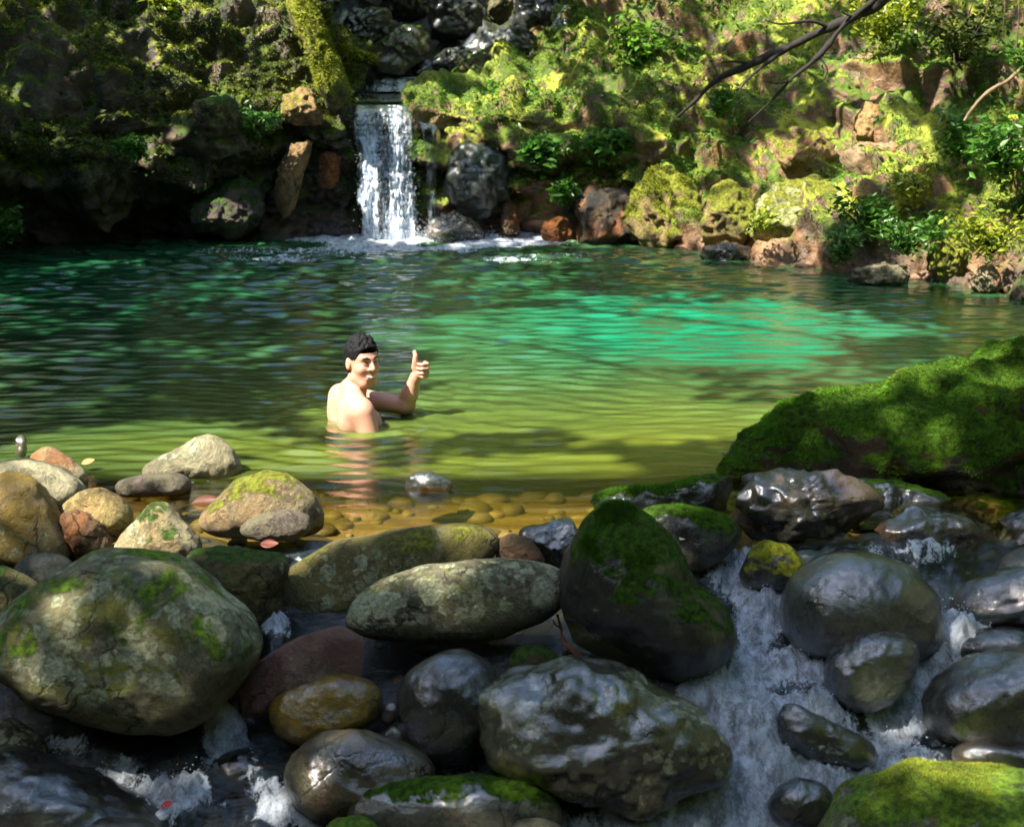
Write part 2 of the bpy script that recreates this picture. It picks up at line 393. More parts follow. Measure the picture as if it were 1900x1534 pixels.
# ------------------------------------------------------------------ the ground: valley floor, pool bed, hillsides
def bed_depth(y): return np.interp(y, [4.9, 5.3, 6.05, 6.45, 6.8, 8, 10, 13, 14.3], [.14, .15, .20, .58, .66, 1.2, 1.6, 1.3, .5])
def ground_z(x, y):
    z = np.where(y >= 5.0, -bed_depth(y), zs(y)-.16)
    wl = np.interp(y, [-5, 2, 4.5, 5.5, 7, 13, 14.2], [3, 2.6, 2.7, 3.6, 5.6, 5.6, 5.3]); wr = np.interp(y, [-5, 2, 4.5, 5.5, 7, 13, 14.2], [3, 2.4, 2.4, 3.2, 4.4, 4.3, 4.0])
    side = np.minimum(np.maximum(0, -x-wl)*1.35, 8.5) + np.minimum(np.maximum(0, x-wr)*1.6, 13)  # unseen valley sides steepened to narrow the sky light
    side = side + np.minimum(np.maximum(0, -2.5-y)*1.3, 9)*(1-np.exp(-((x-.3)/1.1)**2)*np.clip(1+(y+8)/4, 0, 1))  # unseen rise added behind the camera to block sky
    z = z + side
    ch = np.exp(-((x+.75)/.9)**4)
    far = np.maximum(0, y-14.5)
    zf = np.where(y > 14.1, .7 + np.maximum(0, y-18.5)*1.25, -9)
    zf = np.minimum(zf, 15)
    z = np.maximum(z, zf)
    z = z + .05*fbm(np.stack([x*1.5, y*1.5, 0*x], -1), 5) + np.minimum(1, side*.3+far*.05)*.5*fbm(np.stack([x*.5, y*.5, 0*x], -1), 9)
    return z
gx = np.concatenate([np.linspace(-32, -7, 40), np.linspace(-6.6, 5.2, 170), np.linspace(5.6, 32, 42)])
gy = np.concatenate([np.linspace(-18, 2.6, 30), np.linspace(2.8, 15, 190), np.linspace(15.4, 48, 60)])
X, Y = np.meshgrid(gx, gy)
Vg = np.stack([X, Y, ground_z(X, Y)], -1)
tg = NT('ground'); cg = tg.coord(); pzn = tg.n('SeparateXYZ'); tg.l(cg, pzn.inputs[0])
ng = tg.noise(cg, 6, 7, .7); ng2 = tg.noise(cg, 30, 5, .7)
under = tg.mix(ng, (.055, .036, .010), (.22, .155, .045)); soil = tg.mix(ng2, (.02, .03, .008), (.07, .085, .02)); wetg = tg.mix(ng2, (.02, .018, .016), (.07, .055, .04))
cgx = tg.mix(tg.ramp(pzn.outputs[2], .0, .25), tg.mix(tg.ramp(pzn.outputs[1], 4.9, 5.2), wetg, under), soil)
M_ground = tg.done(tg.pbsdf(cgx, .8, tg.bump(tg.math('ADD', ng, tg.math('MULTIPLY', ng2, .5)), .6, .05)))
oG = mk('ground', Vg.reshape(-1, 3), gridf(len(gy), len(gx)), M_ground); tag(oG, kind='structure')
for _k, (_n, _m) in enumerate([(34000, M_leaf), (26000, M_leafy)]):
    _r = np.random.default_rng(4+_k)
    _P, _N = sample_mesh(Vg.reshape(-1, 3), gridf(len(gy), len(gx)), _n, _r, lambda c, n: ((c[:, 2] > .9) & (np.abs(c[:, 0]) < 15) & (c[:, 1] > -13) & (c[:, 1] < 33))*(.15+np.clip(vnoise(c*.7, 3+_k)+.5, 0, 1)))
    _u, _v = project(_P); _ok = ~((_u > -150) & (_u < 2050) & (_v > -120) & (_v < 1700) & (_P[:, 1] > .5) & (_P[:, 1] < 12)); _P = _P[_ok]
    tag(mk('undergrowth', *leaves(_P + np.array([0, 0, 1.])*_r.exponential(.35, (len(_P), 1)), .34, _r, .4, .5), _m, oG, smooth=False), kind='stuff')

# ------------------------------------------------------------------ banks: sheets laid through points on the rock faces
def sheet(name, cols, nr, nc, mat, seed, amp, strat=(1, 1, 1)):
    """cols: list of columns, each a list of (u, v, y)"""
    P = np.array([[at_y(u, v, y) for (u, v, y) in c] for c in cols])     # ncol, nrow, 3
    P = crom(P, nc); P = np.swapaxes(P, 0, 1); P = crom(P, nr)           # nr, nc, 3
    N = vnormals(P)
    if (N[:, :, 1].mean() > 0): N = -N
    S = np.array(strat)
    d = amp*(.9*fbm(P*1.1*S, seed, 3) + .55*billow(P*2.6*S, seed+7, 3) + .22*fbm(P*8*S, seed+3, 3))
    fr = np.abs(np.modf(P[..., 2]*2.6 + P[..., 0]*.9 + .8*vnoise(P*1.2, seed+5))[0])
    d = d + amp*.28*np.clip(1.0-np.abs(fr*2-1)*1.6, -.6, 1)
    P2 = P + N*d[..., None]
    F = gridf(nr, nc)
    o = mk(name, P2.reshape(-1, 3), F, mat)
    tag(o, kind='structure')
    return o, P2.reshape(-1, 3), F
def rows(u, yw, vw, offs):
    return [(u + du, vv, yw + dy) for (vv, dy, du) in offs(vw)]
offL = lambda vw: [(vw+45, .5, 0), (vw, .45, 0), (vw-55, .35, 0), (vw-110, .05, 0), (vw-150, -.35, 0), (220, -.35, 0), (130, 0, 0), (40, .4, 0), (-90, 1.2, 0), (-330, 2.4, 0), (-800, 4.5, 0)]
colsL = [rows(-1100, 8.5, 560, offL), rows(-700, 11.4, 495, offL), rows(-350, 12.0, 478, offL), rows(0, 12.5, 466, offL), rows(150, 12.8, 458, offL), rows(300, 13.2, 448, offL),
         rows(430, 13.4, 442, lambda vw: [(vw+45, .4, 0), (vw, .3, 0), (vw-50, .25, 0), (vw-110, .1, 0), (260, -.1, 0), (200, -.1, 0), (120, .2, 0), (35, .55, 0), (-90, 1.3, 0), (-330, 2.6, 0), (-800, 4.8, 0)]),
         rows(545, 13.6, 437, lambda vw: [(vw+45, .3, 0), (vw, .2, 0), (vw-50, .2, 0), (vw-110, .1, 0), (265, 0, 0), (195, .05, 0), (115, .35, 0), (20, .75, 0), (-90, 1.5, 0), (-330, 3., 0), (-800, 5.2, 0)]),
         [(625, 480, 13.8), (628, 434, 13.8), (628, 380, 13.8), (628, 320, 13.75), (632, 265, 13.65), (634, 205, 13.65), (612, 128, 14.1), (582, 55, 14.6), (550, -15, 15.1), (480, -160, 16.5), (400, -500, 20)],
         [(648, 480, 14.0), (650, 434, 14.0), (650, 380, 14.0), (650, 320, 13.95), (650, 265, 13.85), (652, 205, 13.85), (630, 128, 14.4), (598, 50, 14.9), (562, -20, 15.4), (500, -160, 17), (420, -500, 21)],
         [(690, 470, 14.7), (690, 440, 14.7), (690, 400, 14.7), (690, 350, 14.7), (685, 280, 14.6), (672, 235, 14.6), (655, 190, 15.4), (622, 120, 16.2), (585, 40, 17), (520, -100, 19), (440, -450, 24)]]
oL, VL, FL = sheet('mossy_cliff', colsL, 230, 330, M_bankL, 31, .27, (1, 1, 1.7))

offR = lambda vw: [(vw+45, -.1, 0), (vw, 0, 0), (vw-30, .2, 0), (vw-75, .5, 0), (vw-130, .85, 0), (vw-195, 1.2, 0), (vw-265, 1.55, 0), (vw-345, 2.0, 0), (vw-430, 2.4, 0), (vw-560, 3.2, 0), (vw-900, 5.2, 0)]
offM = lambda vw: [(vw+45, .15, 0), (vw, .2, 0), (vw-45, .25, 0), (vw-110, .25, 0), (vw-170, .25, 0), (vw-225, .45, 0), (vw-275, 1.0, 0), (vw-335, 1.8, 0), (vw-420, 2.4, 0), (vw-560, 3.3, 0), (vw-900, 5.5, 0)]
colsR = [[(745, 470, 14.7), (745, 440, 14.7), (745, 400, 14.7), (745, 330, 14.7), (750, 260, 14.6), (765, 218, 14.6), (800, 188, 15.4), (840, 165, 16.2), (900, 140, 17), (980, 100, 18.5), (1080, -400, 24)],
         [(782, 480, 14.0), (780, 436, 14.0), (780, 390, 14.0), (782, 310, 13.95), (784, 235, 13.85), (776, 207, 13.75), (800, 180, 14.4), (850, 150, 15.2), (920, 120, 16), (1000, 80, 17.2), (1060, -400, 22)],
         [(850, 480, 13.8), (850, 438, 13.8), (850, 390, 13.8), (850, 310, 13.8), (850, 238, 13.6), (850, 205, 13.6), (860, 170, 14.2), (900, 140, 14.9), (965, 110, 15.6), (1035, 60, 16.5), (1080, -380, 20)],
         [(950, 480, 13.6), (950, 439, 13.7), (950, 390, 13.75), (950, 310, 13.7), (950, 240, 13.45), (950, 200, 13.5), (965, 155, 14.2), (1000, 118, 14.9), (1050, 70, 15.4), (1080, -20, 16.2), (1110, -360, 19)],
         rows(1080, 13.35, 442, offM), rows(1190, 13.0, 447, offM), rows(1290, 12.35, 470, offR), rows(1400, 11.95, 484, offR), rows(1520, 11.55, 496, offR), rows(1640, 10.95, 518, offR), rows(1780, 10.75, 526, offR),
         rows(1920, 10.3, 543, offR), rows(2200, 9.6, 570, offR), rows(2700, 8.6, 620, offR)]
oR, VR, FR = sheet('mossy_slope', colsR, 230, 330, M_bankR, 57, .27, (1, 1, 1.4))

# shaded ravine behind the fall
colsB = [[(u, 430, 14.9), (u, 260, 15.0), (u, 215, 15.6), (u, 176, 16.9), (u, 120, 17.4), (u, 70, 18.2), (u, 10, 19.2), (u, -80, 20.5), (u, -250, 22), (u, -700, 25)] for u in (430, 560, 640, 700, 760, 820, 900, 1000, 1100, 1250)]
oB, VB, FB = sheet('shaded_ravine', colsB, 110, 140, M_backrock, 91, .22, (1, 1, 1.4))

# moss growing on the banks
def moss_on(parent, V, F, n, length, width, mat, seed, mask, droop=.7, flow=None, name='moss'):
    r = np.random.default_rng(seed)
    P, N = sample_mesh(V, F, n, r, mask)
    if N[:, 1].mean() > 0 and parent.name.startswith(('mossy_cliff', 'mossy_slope')): N = -N
    o = mk(name, *blades(P, N, length, width, r, droop, flow), mat, parent, smooth=False)
    tag(o, kind='stuff'); return o
def inview(c):
    d = c - CAM; ax = d[:, 1]*CP - d[:, 2]*SP
    upc = d[:, 1]*SP + d[:, 2]*CP
    return (np.abs(d[:, 0]/ax) < .42) & (upc/ax < .36)
def mmask(s, thr, zlo, sgn=-1, fr=2.2):
    def f(c, n):
        k = vnoise(c*fr, s) + .6*vnoise(c*5.5, s+1) + .5*np.clip(sgn*n[:, 2], -.4, 1)
        return np.clip((k-thr)*3, 0, 1)*(c[:, 2] > zlo)*inview(c)
    return f
sgnL = -1 if np.cross(VL[FL[:, 1]]-VL[FL[:, 0]], VL[FL[:, 2]]-VL[FL[:, 0]])[:, 1].mean() > 0 else 1
sgnR = -1 if np.cross(VR[FR[:, 1]]-VR[FR[:, 0]], VR[FR[:, 2]]-VR[FR[:, 0]])[:, 1].mean() > 0 else 1
moss_on(oL, VL, FL, 90000, .030, .006, M_mossdark, 1, mmask(3, .05, .5, sgnL), .3)
moss_on(oL, VL, FL, 60000, .032, .006, M_mossyel, 2, mmask(8, .25, .6, sgnL), .3)
moss_on(oR, VR, FR, 70000, .035, .006, M_mossblade, 3, mmask(5, .05, .18, sgnR))
moss_on(oR, VR, FR, 45000, .032, .006, M_mossyel, 4, mmask(12, .28, .25, sgnR))
def leafy_patches(parent, V, F, n, size, mat, seed, mask, name='leaf_litter'):
    r = np.random.default_rng(seed); P, N = sample_mesh(V, F, n, r, mask)
    if N[:, 1].mean() > 0: N = -N
    o = mk(name, *leaves(P+N*.03, size, r, .5, .5), mat, parent, smooth=False); tag(o, kind='stuff'); return o
leafy_patches(oL, VL, FL, 2200, .07, M_mossdark, 21, mmask(13, .25, .6, sgnL, 1.6), 'creeping_leaves')
leafy_patches(oR, VR, FR, 3200, .06, M_leaf, 22, mmask(15, .30, .25, sgnR, 1.6), 'creeping_leaves')
leafy_patches(oR, VR, FR, 1500, .05, leafmat('dead_leaf', (.10, .06, .03), (.24, .15, .07), .2), 23, mmask(19, .45, .3, sgnR, 1.4), 'leaf_litter')

# ------------------------------------------------------------------ pool surface with real ripples
px = np.arange(-6.4, 5.2, .044)
py = 5.02 + 9.75*np.linspace(0, 1, 700)**1.25
X, Y = np.meshgrid(px, py)
h = np.zeros_like(X); rw = np.random.default_rng(5)
W0 = np.array([-.82, 13.4]); rr = np.hypot(X-W0[0], Y-W0[1])
warpx = .16*vnoise(np.stack([X*1.1, Y*1.1, 0*X], -1), 41); warpy = .16*vnoise(np.stack([X*1.1, Y*1.1, 0*X+5], -1), 42)
for i in range(24):
    lam = .056*(4.2)**(rw.random()); a = rw.normal(0, .26); k = 2*math.pi/lam
    dx, dy = math.sin(a), -math.cos(a)
    env = .35+1.1*vnoise(np.stack([X*.8+i*3, Y*1.6, 0*X+i], -1), 60+i)
    h += lam**.9*.0066*np.clip(env, 0, 2)*np.sin(k*((X+warpx)*dx+(Y+warpy)*dy)+rw.random()*6.28)
chop = fbm(np.stack([X*5, Y*15, 0*X], -1), 77, 2)
near_fall = np.exp(-(rr/3.6)**2)
h = h*(1.15+1.3*near_fall) + chop*(.0022+.024*near_fall)
h += .003*np.sin(2*math.pi*rr/.22+2*vnoise(np.stack([X, Y, 0*X], -1), 4))*np.exp(-rr/3.0)
h *= np.interp(Y, [5.0, 5.5, 6.3, 8.0, 10.5], [.35, .55, .70, .90, 1.0])
# ripples round the bather
PX, PY = -.755, 6.62
rp = np.hypot(X-PX-.04, Y-PY)
h += .005*np.sin(2*math.pi*rp/.11)*np.exp(-((rp-.3)/.5)**2)
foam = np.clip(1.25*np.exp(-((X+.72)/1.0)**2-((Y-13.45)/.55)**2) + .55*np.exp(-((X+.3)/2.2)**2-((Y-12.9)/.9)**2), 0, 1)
foam = np.maximum(foam*1.3, .60*np.exp(-((X+1.6)/3.2)**4-((Y-12.3)/1.1)**2))  # far speckle band stands in for sky glints on wavelets
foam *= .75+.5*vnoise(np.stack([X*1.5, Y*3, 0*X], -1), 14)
foam = np.maximum(foam, .42*np.exp(-((X+1.35)/.35)**2-((Y-5.62)/.07)**2)); foam = np.maximum(foam, .38*np.exp(-((X+.95)/.25)**2-((Y-5.42)/.06)**2))
dp = np.clip(-ground_z(X, Y), 0, 3)
dp2 = np.clip(-ground_z(X, Y+.42), 0, 3)          # the slanting sight line runs through deeper water further out
deep = (1-np.exp(-np.clip(dp2-.21, 0, 3)*4.6))*.97
shallow = np.clip(np.exp(-np.clip(dp-.35, 0, 3)/.55)*1.1, 0, 1)*(.35+.65/(1+np.exp(-(X+1.6)*2.2)))  # olive bed tint, brightened to stand in for foliage reflections
basin = np.clip(1.15*np.exp(-((X-1.15)/1.25)**2-((Y-9.1)/1.25)**2) + .45*np.exp(-((X+2.6)/1.3)**2-((Y-8.3)/1.2)**2)*0 + .10, 0, 1)*np.clip(1+.25*vnoise(np.stack([X*1.2, Y*1.2, 0*X], -1), 2), 0, 1.2)  # sunlit emerald patch put into the water colour; bed is no deeper here
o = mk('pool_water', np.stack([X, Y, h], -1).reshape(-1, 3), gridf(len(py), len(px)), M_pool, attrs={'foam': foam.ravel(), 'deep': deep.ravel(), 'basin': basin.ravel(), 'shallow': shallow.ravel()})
tag(o, kind='structure')

# ------------------------------------------------------------------ boulders and stones: outline + real depth
def outline(poly, n=160):
    p = np.array(poly, float); 
    x, y = p[:, 0], p[:, 1]; x2, y2 = np.roll(x, -1), np.roll(y, -1); cr = x*y2-x2*y; A = cr.sum()/2
    c = np.array([((x+x2)*cr).sum()/(6*A), ((y+y2)*cr).sum()/(6*A)])
    th = np.arange(n)/n*2*math.pi; d = np.stack([np.cos(th), np.sin(th)], 1)
    r = np.zeros(n)
    for a, b in zip(p, np.roll(p, -1, 0)):
        e = b-a; w = a-c
        den = d[:, 0]*e[1]-d[:, 1]*e[0]; den = np.where(np.abs(den) < 1e-9, 1e-9, den)
        t = (w[0]*e[1]-w[1]*e[0])/den; s = (w[0]*d[:, 1]-w[1]*d[:, 0])/den
        r = np.where((t > 0) & (s >= -1e-6) & (s <= 1+1e-6), np.maximum(r, t), r)
    k = np.exp(-.5*(np.arange(-6, 7)/2.2)**2); k /= k.sum()
    r = sum(w_*np.roll(r, j) for w_, j in zip(k, range(-6, 7)))
    return c, th, r
def rock(name, label, cat, poly, mat, base=None, y=None, thick=.85, seed=0, amp=.05, power=2.25, cuts=4, na=96, nl=66, ang=0, group=None, rough=1., parent=None, fade=0):
    c, th, r = outline(poly, na)
    vb = base if base is not None else max(q[1] for q in poly)
    rm = math.sqrt((r**2).mean())
    if y is None:
        yb = ground_hit(c[0], vb)
        y = yb
        ax = yb/CP*.97
        R = rm*ax/FPX
        y = yb + R*thick*.55
    cen0 = at_y(c[0], c[1], y); ax = (cen0-CAM) @ np.array([0, CP, -SP])
    mpp = ax/FPX; R = rm*mpp; D = R*thick
    ph = np.linspace(-math.pi/2, math.pi/2, nl)
    ph = np.linspace(-math.pi/2, math.pi/2, 2001)
    s = np.sign(np.sin(ph))*np.abs(np.sin(ph))**(2/power); q = np.abs(np.cos(ph))**(2/power)
    al = np.concatenate([[0], np.cumsum(np.hypot(np.diff(s), np.diff(q)))]); aa = np.linspace(0, al[-1], nl)
    s = np.interp(aa, al, s); q = np.interp(aa, al, q)
    right = np.array([1., 0, 0]); upv = np.array([0, SP, CP]); fwd = np.array([0, CP, -SP])
    off = q[:, None, None]*(r*mpp)[None, :, None]*(np.cos(th)[None, :, None]*right - np.sin(th)[None, :, None]*upv) + s[:, None, None]*D*fwd
    r_ = np.random.default_rng(seed*13+5)
    for i in range(cuts):                      # worn flat facets
        nn = r_.normal(size=3) - (.7 - .6*ang)*fwd; nn /= np.linalg.norm(nn)
        dd = off @ nn; hmax = dd.max(); lim = hmax*r_.uniform(.72, .92)
        ex = np.maximum(0, dd-lim); ex = ex*(.95 if ang else .8*np.clip(q[:, None]*-1+1.15, 0, 1))
        off = off - ex[..., None]*nn
    nrm = off/np.array([1., 1., 1.]); nrm = nrm/(np.linalg.norm(nrm, axis=-1, keepdims=True)+1e-9)
    pn = off/R
    disp = amp*R*(fbm(pn*1.6+seed*5.1, seed, 3) + rough*.28*fbm(pn*4.6+seed, seed+9, 2) + rough*.10*billow(pn*8+seed, seed+4, 1))
    off = off + nrm*disp[..., None]
    V = (cen0 + off).reshape(-1, 3)
    F = gridf(nl, na, True)
    o = mk(name, V, F, mat, loc=cen0, parent=parent)
    if parent is None: tag(o, label, cat, group)
    return o, V, F

RK = []
def R_(name, label, poly, m, **kw):
    i = len(RK)+1; m = dict(m); m.setdefault('seed', i*7+1)
    mat = rockmat('stone_%d' % i, **m)
    kw.setdefault('seed', i)
    o, V, F = rock(name, label, kw.pop('cat', 'rock'), poly, mat, **kw); RK.append((o, V, F)); return o, V, F
D = dict
# --- stones at the near left edge of the pool
R_('stone', 'narrow upright grey thing in the shallows at the left edge, modelled as stone', [(30, 815), (36, 802), (44, 803), (48, 822), (48, 850), (30, 850)], D(c1='grey', c2='lgrey', wet=.8), y=5.95, cat='stone', na=40, nl=24)  # unidentified upright thing, a stone built as stand-in
R_('stone', 'tan pointed stone rising behind the grey boulder at the pool edge', [(45, 862), (68, 832), (90, 825), (116, 840), (150, 868), (170, 888), (150, 905), (60, 900)], D(c1='tan', c2='lgrey', stain='rust'), base=895, cat='stone', power=2)
R_('boulder', 'pale speckled grey boulder behind the tan boulder on the left edge', [(-60, 870), (0, 858), (40, 851), (90, 861), (140, 884), (170, 910), (155, 935), (110, 965), (-60, 990)], D(c1=(.42, .41, .38), c2='lgrey'), base=960, cat='boulder', seed=71)
R_('boulder', 'large tan and ochre boulder cut by the left edge of the picture', [(-90, 905), (-30, 885), (30, 877), (72, 897), (100, 948), (128, 1005), (147, 1033), (105, 1052), (30, 1056), (-90, 1050)], D(c1='tan', c2=(.26, .20, .12), stain='yellow', lich=.2), base=1050, cat='boulder', power=2.5, seed=5)
R_('rock', 'grey peaked rock standing in golden shallow water beside the bather', [(241, 882), (262, 861), (320, 838), (362, 812), (395, 805), (424, 824), (446, 858), (455, 878), (440, 892), (380, 896), (290, 894)], D(c1='lgrey', c2='grey', lich=.25), base=884, power=1.9, cuts=6, seed=3)
R_('stone', 'flat grey slab lying in shallow water below the peaked rock', [(210, 906), (224, 890), (270, 880), (330, 878), (352, 889), (357, 906), (342, 918), (260, 921), (220, 919)], D(c1='grey', c2='purple', wet=.3), base=917, cat='stone', thick=1.4, power=2.8)
R_('stone', 'rounded yellowish stone between grey boulder and the pointed lichen stone', [(110, 942), (150, 912), (185, 904), (222, 920), (247, 950), (243, 980), (200, 995), (140, 985)], D(c1=(.30, .25, .12), c2='tan', lich=.3), base=985, cat='stone')
R_('stone', 'orange brown broken stone wedged beside the large tan boulder', [(106, 944), (160, 949), (195, 984), (208, 1012), (195, 1035), (140, 1035), (120, 985)], D(c1='rust', c2='brown'), base=1030, cat='stone', cuts=9, amp=.12)
R_('rock', 'pointed grey green rock with black wet hollow on its face', [(203, 1024), (245, 966), (275, 934), (300, 929), (326, 948), (352, 982), (380, 1016), (365, 1040), (270, 1045), (210, 1040)], D(c1='lgrey', c2='tan', moss=.25, lich=.4, wet=.1), base=1040, power=1.9, cuts=7, seed=19)
R_('boulder', 'rounded tan boulder with mossy crown standing in the shallows', [(353, 972), (390, 940), (440, 893), (495, 871), (545, 881), (586, 920), (605, 958), (595, 990), (520, 1000), (430, 998), (375, 990)], D(c1=(.28, .20, .13), c2=(.22, .19, .15), lich=.35, moss=.22, mcol='ymoss'), base=990, cat='boulder')
R_('stone', 'smooth flat purple grey stone leaning on the mossy crowned boulder', [(438, 986), (460, 956), (510, 944), (556, 945), (580, 962), (577, 988), (540, 1003), (480, 1004)], D(c1='purple', c2='grey', wet=.25), base=1001, cat='stone', power=2.5, y=4.98, seed=2)
R_('stone', 'small black wet stone breaking the pool surface right of the bather', [(746, 903), (762, 881), (800, 875), (836, 889), (848, 904), (830, 914), (760, 914)], D(c1='black', c2='blue', wet=.9), base=906, cat='stone', amp=.1)
R_('stone', 'smooth bluish grey stone behind the largest lichen boulder', [(24, 1052), (58, 1028), (100, 1024), (132, 1040), (138, 1070), (110, 1100), (60, 1100), (30, 1075)], D(c1='grey', c2='blue'), base=1098, cat='stone')
R_('boulder', 'dark moss brown boulder on the left edge below tan boulder', [(-90, 1060), (0, 1047), (40, 1064), (75, 1095), (80, 1150), (0, 1190), (-90, 1190)], D(c1='dark', c2='olive', moss=.2), base=1190, cat='boulder')
R_('boulder', 'brown boulder with a cracked face behind the largest lichen boulder', [(328, 1032), (380, 1015), (450, 1018), (535, 1032), (530, 1080), (515, 1150), (480, 1180), (420, 1140), (370, 1080)], D(c1='brown', c2='olive', lich=.3, moss=.3), base=1175, cat='boulder', cuts=8, amp=.09, rough=1.5)
R_('boulder', 'largest boulder, speckled with pale lichen and bright green moss', [(-60, 1190), (0, 1148), (60, 1095), (120, 1055), (180, 1027), (240, 1019), (300, 1021), (352, 1040), (402, 1085), (452, 1130), (482, 1165), (489, 1200), (472, 1242), (432, 1290), (400, 1325), (350, 1350), (280, 1355), (190, 1335), (100, 1302), (40, 1266), (0, 1237), (-60, 1222)],
   D(c1=(.25, .24, .17), c2=(.17, .175, .16), lich=1.25, moss=.26, mcol='bmoss', scale=.8, mup=.08, mscale=6.5), base=1410, cat='boulder', power=2.5, na=200, nl=100, amp=.05, cuts=3, thick=1.0)
R_('rock', 'angular reddish brown rock leaning over the yellow stone', [(408, 1302), (428, 1266), (500, 1210), (558, 1166), (600, 1154), (650, 1161), (690, 1189), (712, 1222), (700, 1265), (600, 1290), (520, 1310), (480, 1335), (435, 1335)], D(c1=(.26, .12, .09), c2=(.22, .16, .16), stain='red', wet=.25), base=1340, power=2.0, cuts=9, seed=23, thick=.6, ang=1)
R_('stone', 'smooth mustard yellow stone below the reddish brown rock', [(496, 1312), (510, 1284), (560, 1262), (630, 1249), (690, 1261), (714, 1295), (704, 1335), (650, 1362), (560, 1385), (510, 1365)], D(c1=(.42, .27, .02), c2=(.34, .21, .02), stain='olive', wet=.4), base=1385, cat='stone', thick=.8)
R_('boulder', 'grey brown boulder with one wet blue highlight near the bottom', [(523, 1425), (545, 1390), (590, 1362), (650, 1354), (720, 1369), (780, 1394), (810, 1432), (790, 1480), (700, 1520), (600, 1520), (540, 1490)], D(c1='brown', c2='grey', wet=.55), base=1520, cat='boulder', cuts=5)
R_('boulder', 'long flat wet grey boulder along the bottom with green patches', [(635, 1495), (680, 1455), (760, 1442), (900, 1442), (992, 1449), (1037, 1475), (1060, 1512), (1030, 1560), (900, 1580), (720, 1580), (650, 1545)], D(c1='blue', c2='grey', wet=.8, moss=.30), base=1575, cat='boulder', power=2.6, na=150, thick=.5)
R_('boulder', 'dark egg shaped boulder with a broad blue sheen', [(736, 1295), (758, 1246), (810, 1211), (860, 1204), (905, 1224), (933, 1265), (930, 1330), (905, 1390), (850, 1420), (780, 1410), (742, 1355)], D(c1='dark', c2='blue', wet=.9), base=1415, cat='boulder')
R_('boulder', 'large glossy boulder with hollows and yellow lichen beside the rapids', [(895, 1322), (904, 1275), (945, 1244), (1000, 1234), (1060, 1224), (1130, 1239), (1200, 1264), (1272, 1308), (1322, 1358), (1346, 1410), (1322, 1450), (1255, 1478), (1170, 1498), (1085, 1495), (1030, 1465), (975, 1440), (918, 1400), (897, 1362)],
   D(c1=(.10, .10, .07), c2=(.17, .18, .16), wet=1., lich=.3, stain='olive', scale=.8), base=1515, cat='boulder', amp=.13, rough=.7, power=2.6, na=200, nl=100, thick=.8)
R_('boulder', 'longer olive boulder lying behind the lichen patched one', [(488, 1135), (495, 1098), (540, 1050), (620, 1004), (720, 984), (820, 974), (900, 971), (927, 988), (930, 1018), (905, 1050), (820, 1080), (740, 1115), (650, 1150), (560, 1162), (505, 1155)], D(c1=(.20, .18, .07), c2=(.14, .125, .055), lich=.15, moss=.10, mcol='ymoss', mup=.1), y=4.84, cat='boulder', power=2.5, na=180, amp=.03, thick=.55, cuts=2)
R_('boulder', 'long grey boulder with a round pale lichen patch in the middle', [(630, 1165), (650, 1114), (700, 1075), (780, 1050), (880, 1039), (980, 1035), (1037, 1049), (1058, 1080), (1050, 1118), (1015, 1152), (930, 1182), (820, 1194), (720, 1186), (650, 1176)], D(c1='grey', c2=(.16, .15, .12), lich=.8, moss=.0, mup=.1), base=1235, cat='boulder', power=2.5, na=180, amp=.03, thick=.6, cuts=2)
R_('boulder', 'tall dark boulder capped with green moss left of the chute', [(1040, 1075), (1058, 1000), (1090, 953), (1130, 935), (1182, 939), (1232, 975), (1272, 1030), (1302, 1090), (1352, 1130), (1382, 1180), (1375, 1228), (1300, 1262), (1200, 1252), (1120, 1220), (1068, 1190), (1045, 1135)], D(c1='dark', c2='black', moss=.47, stain='olive', wet=.45), base=1290, cat='boulder', na=180, nl=90, cuts=5, thick=.8)
R_('boulder', 'grey boulder with flat green moss top behind the tall dark boulder', [(1165, 960), (1190, 942), (1230, 934), (1285, 939), (1342, 954), (1384, 978), (1365, 1015), (1330, 1045), (1285, 1060), (1235, 1040), (1190, 1000)], D(c1='blue', c2='grey', moss=.50, wet=.35), base=1055, cat='boulder', seed=44)
R_('stone', 'small brown pointed stone between the long boulders and the mossy one', [(915, 1005), (948, 989), (985, 999), (1012, 1038), (1000, 1060), (925, 1055)], D(c1='red', c2='brown'), base=1055, cat='stone', y=4.86)
R_('rock', 'dark wet rock with water trickling between pool and mossy boulder', [(950, 986), (1000, 971), (1062, 957), (1080, 1000), (1060, 1060), (1020, 1055), (985, 1015)], D(c1='black', c2='blue', wet=1.), base=1030, amp=.1, cuts=7)
R_('rock', 'low dark rock shelf edging the pool under the moss mound', [(1050, 936), (1130, 910), (1240, 898), (1310, 879), (1392, 880), (1400, 925), (1340, 950), (1200, 955), (1090, 950)], D(c1='dark', c2='blue', moss=.42, wet=.6), base=948, cuts=8, thick=.6, amp=.12, ang=1)
R_('rock', 'dark wet rock with pale sheen jutting from under the moss mound', [(1330, 950), (1352, 915), (1392, 880), (1470, 873), (1560, 883), (1645, 910), (1650, 960), (1540, 1000), (1420, 1000), (1360, 975)], D(c1='dark', c2='black', wet=.55, stain='brown'), base=1000, cuts=9, amp=.12, rough=2, ang=1)
R_('stone', 'small wedge shaped stone with yellow moss stripe at the chute head', [(1368, 1072), (1393, 1012), (1420, 999), (1462, 1009), (1498, 1045), (1490, 1085), (1440, 1100), (1385, 1092)], D(c1='dark', c2='grey', moss=.45, mcol='ymoss', wet=.7), base=1095, cat='stone', power=1.9, cuts=7)
